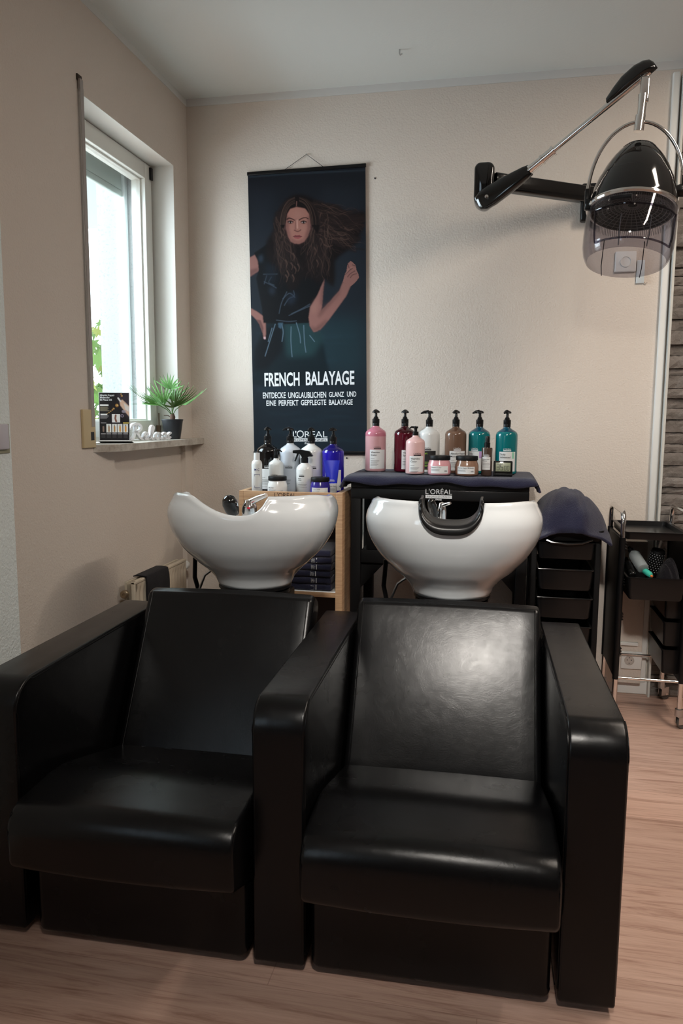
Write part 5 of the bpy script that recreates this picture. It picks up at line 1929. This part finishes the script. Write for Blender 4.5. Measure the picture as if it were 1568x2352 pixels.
# towel heap
def heap():
    rnd = random.Random(6)
    nu, nv = 70, 50
    xs0, xs1, ys0, ys1 = .160, .478, 3.185, 3.60
    cx, cy = .285, 3.40

    def fn(a, b):
        u = a * 2 - 1; v = b * 2 - 1
        x = (xs0 + xs1) / 2 + (xs1 - xs0) / 2 * u
        y = (ys0 + ys1) / 2 + (ys1 - ys0) / 2 * v
        rr = (abs(u) ** 2.6 + abs(v) ** 2.8) ** (1 / 2.6)
        h = .138 * max(0, 1 - rr ** 2.6) ** .8 if rr < 1 else 0
        h *= 1 + .05 * math.sin(u * 4 + 1.2) - .20 * u
        h += .0035 * math.sin(u * 6 + v * 7) * (1 - rr * .6) + .0015 * math.sin(u * 9 - v * 13)
        # a few soft creases running down the front
        for c0, sl, dp in ((-.35, .35, .007), (.1, -.25, .006), (.42, .3, .008), (-.05, .9, .004)):
            dd = (u - c0 - sl * v) / .06
            h -= dp * math.exp(-dd * dd) * max(0, 1 - rr * .7)
        z = .848 + h
        # the rim hangs over the tray edge
        if rr > .86:
            z -= .036 * (rr - .86) / .3
        if u > .75:
            z -= .008 * (u - .75) / .25
        return (x, y - .012 * max(0, -v) * math.sin(u * 6), z)
    o_ = MB().grid(nu, nv, fn).build('towel_heap', TERRY, None, angle=80)
    so_ = o_.modifiers.new('s', 'SOLIDIFY'); so_.thickness = .010; so_.offset = -1
    tag(o_, 'crumpled navy towel heaped on the black drawer trolley', 'towel')


heap()

# chrome framed trolley at the right
t = thing('chrome_trolley', 'chrome framed salon trolley with black trays at the right edge', 'trolley', (.655, 3.28, 0))
XA, XB, Y0, Y1 = -.125, .135, 0.0, .345


def side_frame(x, parent):
    pts = [(x, Y0, .07), (x, Y0, .86)]
    for k in range(7):
        a = PI / 2 * k / 6
        pts.append((x, Y0 + .045 * (1 - math.cos(a)), .865 + .045 * math.sin(a)))
    for k in range(7):
        a = PI / 2 * k / 6
        pts.append((x, Y1 - .045 * (1 - math.sin(a)), .865 + .045 * math.cos(a)))
    pts += [(x, Y1, .86), (x, Y1, .07)]
    MB().tube(pts, .0105, 16).build('chrome_frame', CHROME, parent, angle=60)
    MB().box(x - .006, x + .006, Y0 + .004, Y1 - .004, .20, .80, bev=.002).build('side_panel', BLKMAT, parent)
    for y in (Y0, Y1):
        MB().tube([(x, y, .20), (x, y, .805)], .0125, 12).build('post_sleeve', BLKPL, parent, angle=60)
    mb = MB()
    for z in (.30, .45, .60, .75):
        for k in range(3):
            mb.loft([[(x + .012, Y0 + .01, z + k * .012), (x + .022, Y0 + .01, z + k * .012 + .004), (x + .012, Y0 + .01, z + k * .012 + .008)],
                     [(x + .012, Y1 - .01, z + k * .012), (x + .022, Y1 - .01, z + k * .012 + .004), (x + .012, Y1 - .01, z + k * .012 + .008)]])
    mb.build('tray_runner', BLKPL, parent, smooth=False)


side_frame(XA, t)
side_frame(XB, t)
mb = MB().tube([(XA, Y0, .205), (XB, Y0, .205)], .006, 12)
mb.build('crossbar', CHROME, t)
MB().tube([(XA, Y1, .205), (XB, Y1, .205)], .006, 12).build('crossbar', CHROME, t)
tub(MB(), XA + .012, XB - .012, Y0 - .012, Y1 + .01, .800, .832, .015, .003, .012).build('top_tray', BLKPL, t)
d_ = tub(MB(), XA + .020, XB - .016, Y0 - .05, Y1 - .04, .555, .650, .015, .012).build('drawer', BLKPL, t)
for z in (.46, .34, .22):
    tub(MB(), XB - .07, XB + .06, Y0 + .05, Y1 - .01, z, z + .105, .012, .006).build('drawer', BLKPL, t)


def caster(x, y, rz, parent):
    M = Matrix.Translation((x, y, 0)) @ Matrix.Rotation(rz, 4, 'Z')
    mb = MB().tube([(0, 0, .058), (0, 0, .088)], .016, 18)
    mb.box(-.013, -.009, -.006, .034, .022, .062, bev=.001).box(.009, .013, -.006, .034, .022, .062, bev=.001).box(-.013, .013, -.010, .018, .054, .062, bev=.001)
    c = mb.xf(M).build('caster', STEEL, parent, angle=50)
    w_ = MB().lathe([(0, -.008), (.020, -.008), (.026, -.007), (.028, -.004), (.028, .004), (.026, .007), (.020, .008), (0, .008)], seg=28)
    w_.xf(M @ Matrix.Translation((0, .022, .028)) @ Matrix.Rotation(R(90), 4, 'Y'))
    w_.build('wheel', mat('wheel_grey', (.09, .085, .08), .5), c)
    k_ = MB().lathe([(0, -.014), (.005, -.014), (.005, .014), (0, .014)], seg=12).xf(M @ Matrix.Translation((0, .022, .028)) @ Matrix.Rotation(R(90), 4, 'Y'))
    k_.build('axle', CHROME, c)


caster(XA, Y0, R(200), t)
caster(XB, Y0, R(-62), t)
caster(XA, Y1, R(150), t)
caster(XB, Y1, R(-60), t)

# things in the drawer of the chrome trolley


def aim(d, roll=0):
    return Vector(d).to_track_quat('Z', 'Y').to_matrix().to_4x4() @ Matrix.Rotation(roll, 4, 'Z')


t = thing('clear_bottle', 'clear plastic bottle lying in the chrome trolley drawer', 'bottle', (.614, 3.262, .680), 0)
X_ = aim((-.035, .10, .060))
b_ = MB().lathe([(0, 0), (.018, 0), (.023, .003), (.024, .01), (.024, .085), (.020, .098), (.011, .108), (.010, .118), (0, .118)], 0, 0, 32)
b_.xf(X_).build('bottle_body', CLEARPL, t)
MB().lathe([(0, .002), (.0205, .003), (.0225, .01), (.0225, .022), (0, .023)], 0, 0, 24).xf(X_).build('bottle_base', gl('clear_grey', (.20, .25, .25), .15), t)
MB().lathe([(.0, .108), (.013, .108), (.013, .122), (.006, .124), (.006, .14), (0, .14)], 0, 0, 20).xf(X_).build('bottle_cap', BLKPL, t)
t = thing('turquoise_tube', 'small turquoise dye bottle with an orange tip beside the clear bottle', 'tube', (.644, 3.232, .656), 0)
X_ = aim((-.045, .085, .030))
MB().lathe([(0, .006), (.0085, .006), (.0115, .014), (.0125, .022), (.0125, .070), (0, .072)], 0, 0, 24).xf(X_).build('tube_body', mat('turquoise', (.05, .50, .38), .35), t)
MB().lathe([(0, 0), (.0045, 0), (.0055, .007), (0, .008)], 0, 0, 16).xf(X_).build('tube_tip', mat('orange_tip', (.75, .18, .05), .4), t)
t = thing('hair_brush', 'round black hair brush with white dots standing in the trolley drawer', 'hair brush', (.668, 3.42, .590), 0)
X_ = aim((.02, -.03, .12))
MB().lathe([(0, 0), (.010, 0), (.010, .05), (.028, .055), (.030, .06), (.030, .150), (.026, .158), (0, .160)], 0, 0, 28).xf(X_).build('brush_barrel', BLKMAT, t)
mb = MB()
for k in range(18):
    for j in range(9):
        a = 2 * PI * (k + .5 * (j % 2)) / 18
        z = .066 + j * .010
        p = Vector((.0305 * math.cos(a), .0305 * math.sin(a), z))
        w = Vector((-math.sin(a), math.cos(a), 0)) * .0014
        n_ = Vector((math.cos(a), math.sin(a), 0)) * .001
        mb.add([p + n_ + Vector((0, 0, .0022)), p + w * 1.6 + n_ * 1.5, p - w * 1.6 + n_ * 1.5, p + n_ - Vector((0, 0, .0022))], [(0, 1, 2), (1, 3, 2)])
mb.xf(X_).build('bristle_tips', PAPER, t, smooth=False, fixn=False)
t = thing('dark_bottle', 'small glossy black bottle lying left in the trolley drawer', 'bottle', (.571, 3.244, .656), 0)
X_ = aim((-.008, .10, .040))
MB().lathe([(0, 0), (.012, 0), (.014, .003), (.014, .09), (.006, .10), (0, .10)], 0, 0, 24).xf(X_).build('bottle_body', BLKGLOSS, t)
MB().lathe([(0, .10), (.009, .10), (.009, .125), (0, .126)], 0, 0, 18).xf(X_).build('bottle_cap', CHROME, t)


def bundle(a, b):
    u, v = 2 * a - 1, 2 * b - 1
    q = max(0, 1 - u * u) ** .5 * max(0, 1 - v * v) ** .5
    return (.720 + .045 * u, 3.315 + .055 * v,   .585 + .125 * q * (1 + .12 * math.sin(u * 5 + v * 4)) + .004 * math.sin(a * 24 + b * 19))


tag(MB().grid(40, 40, bundle).build('black_cloth', TERRYB), 'bundle of black cloth in the right of the trolley drawer', 'cloth')
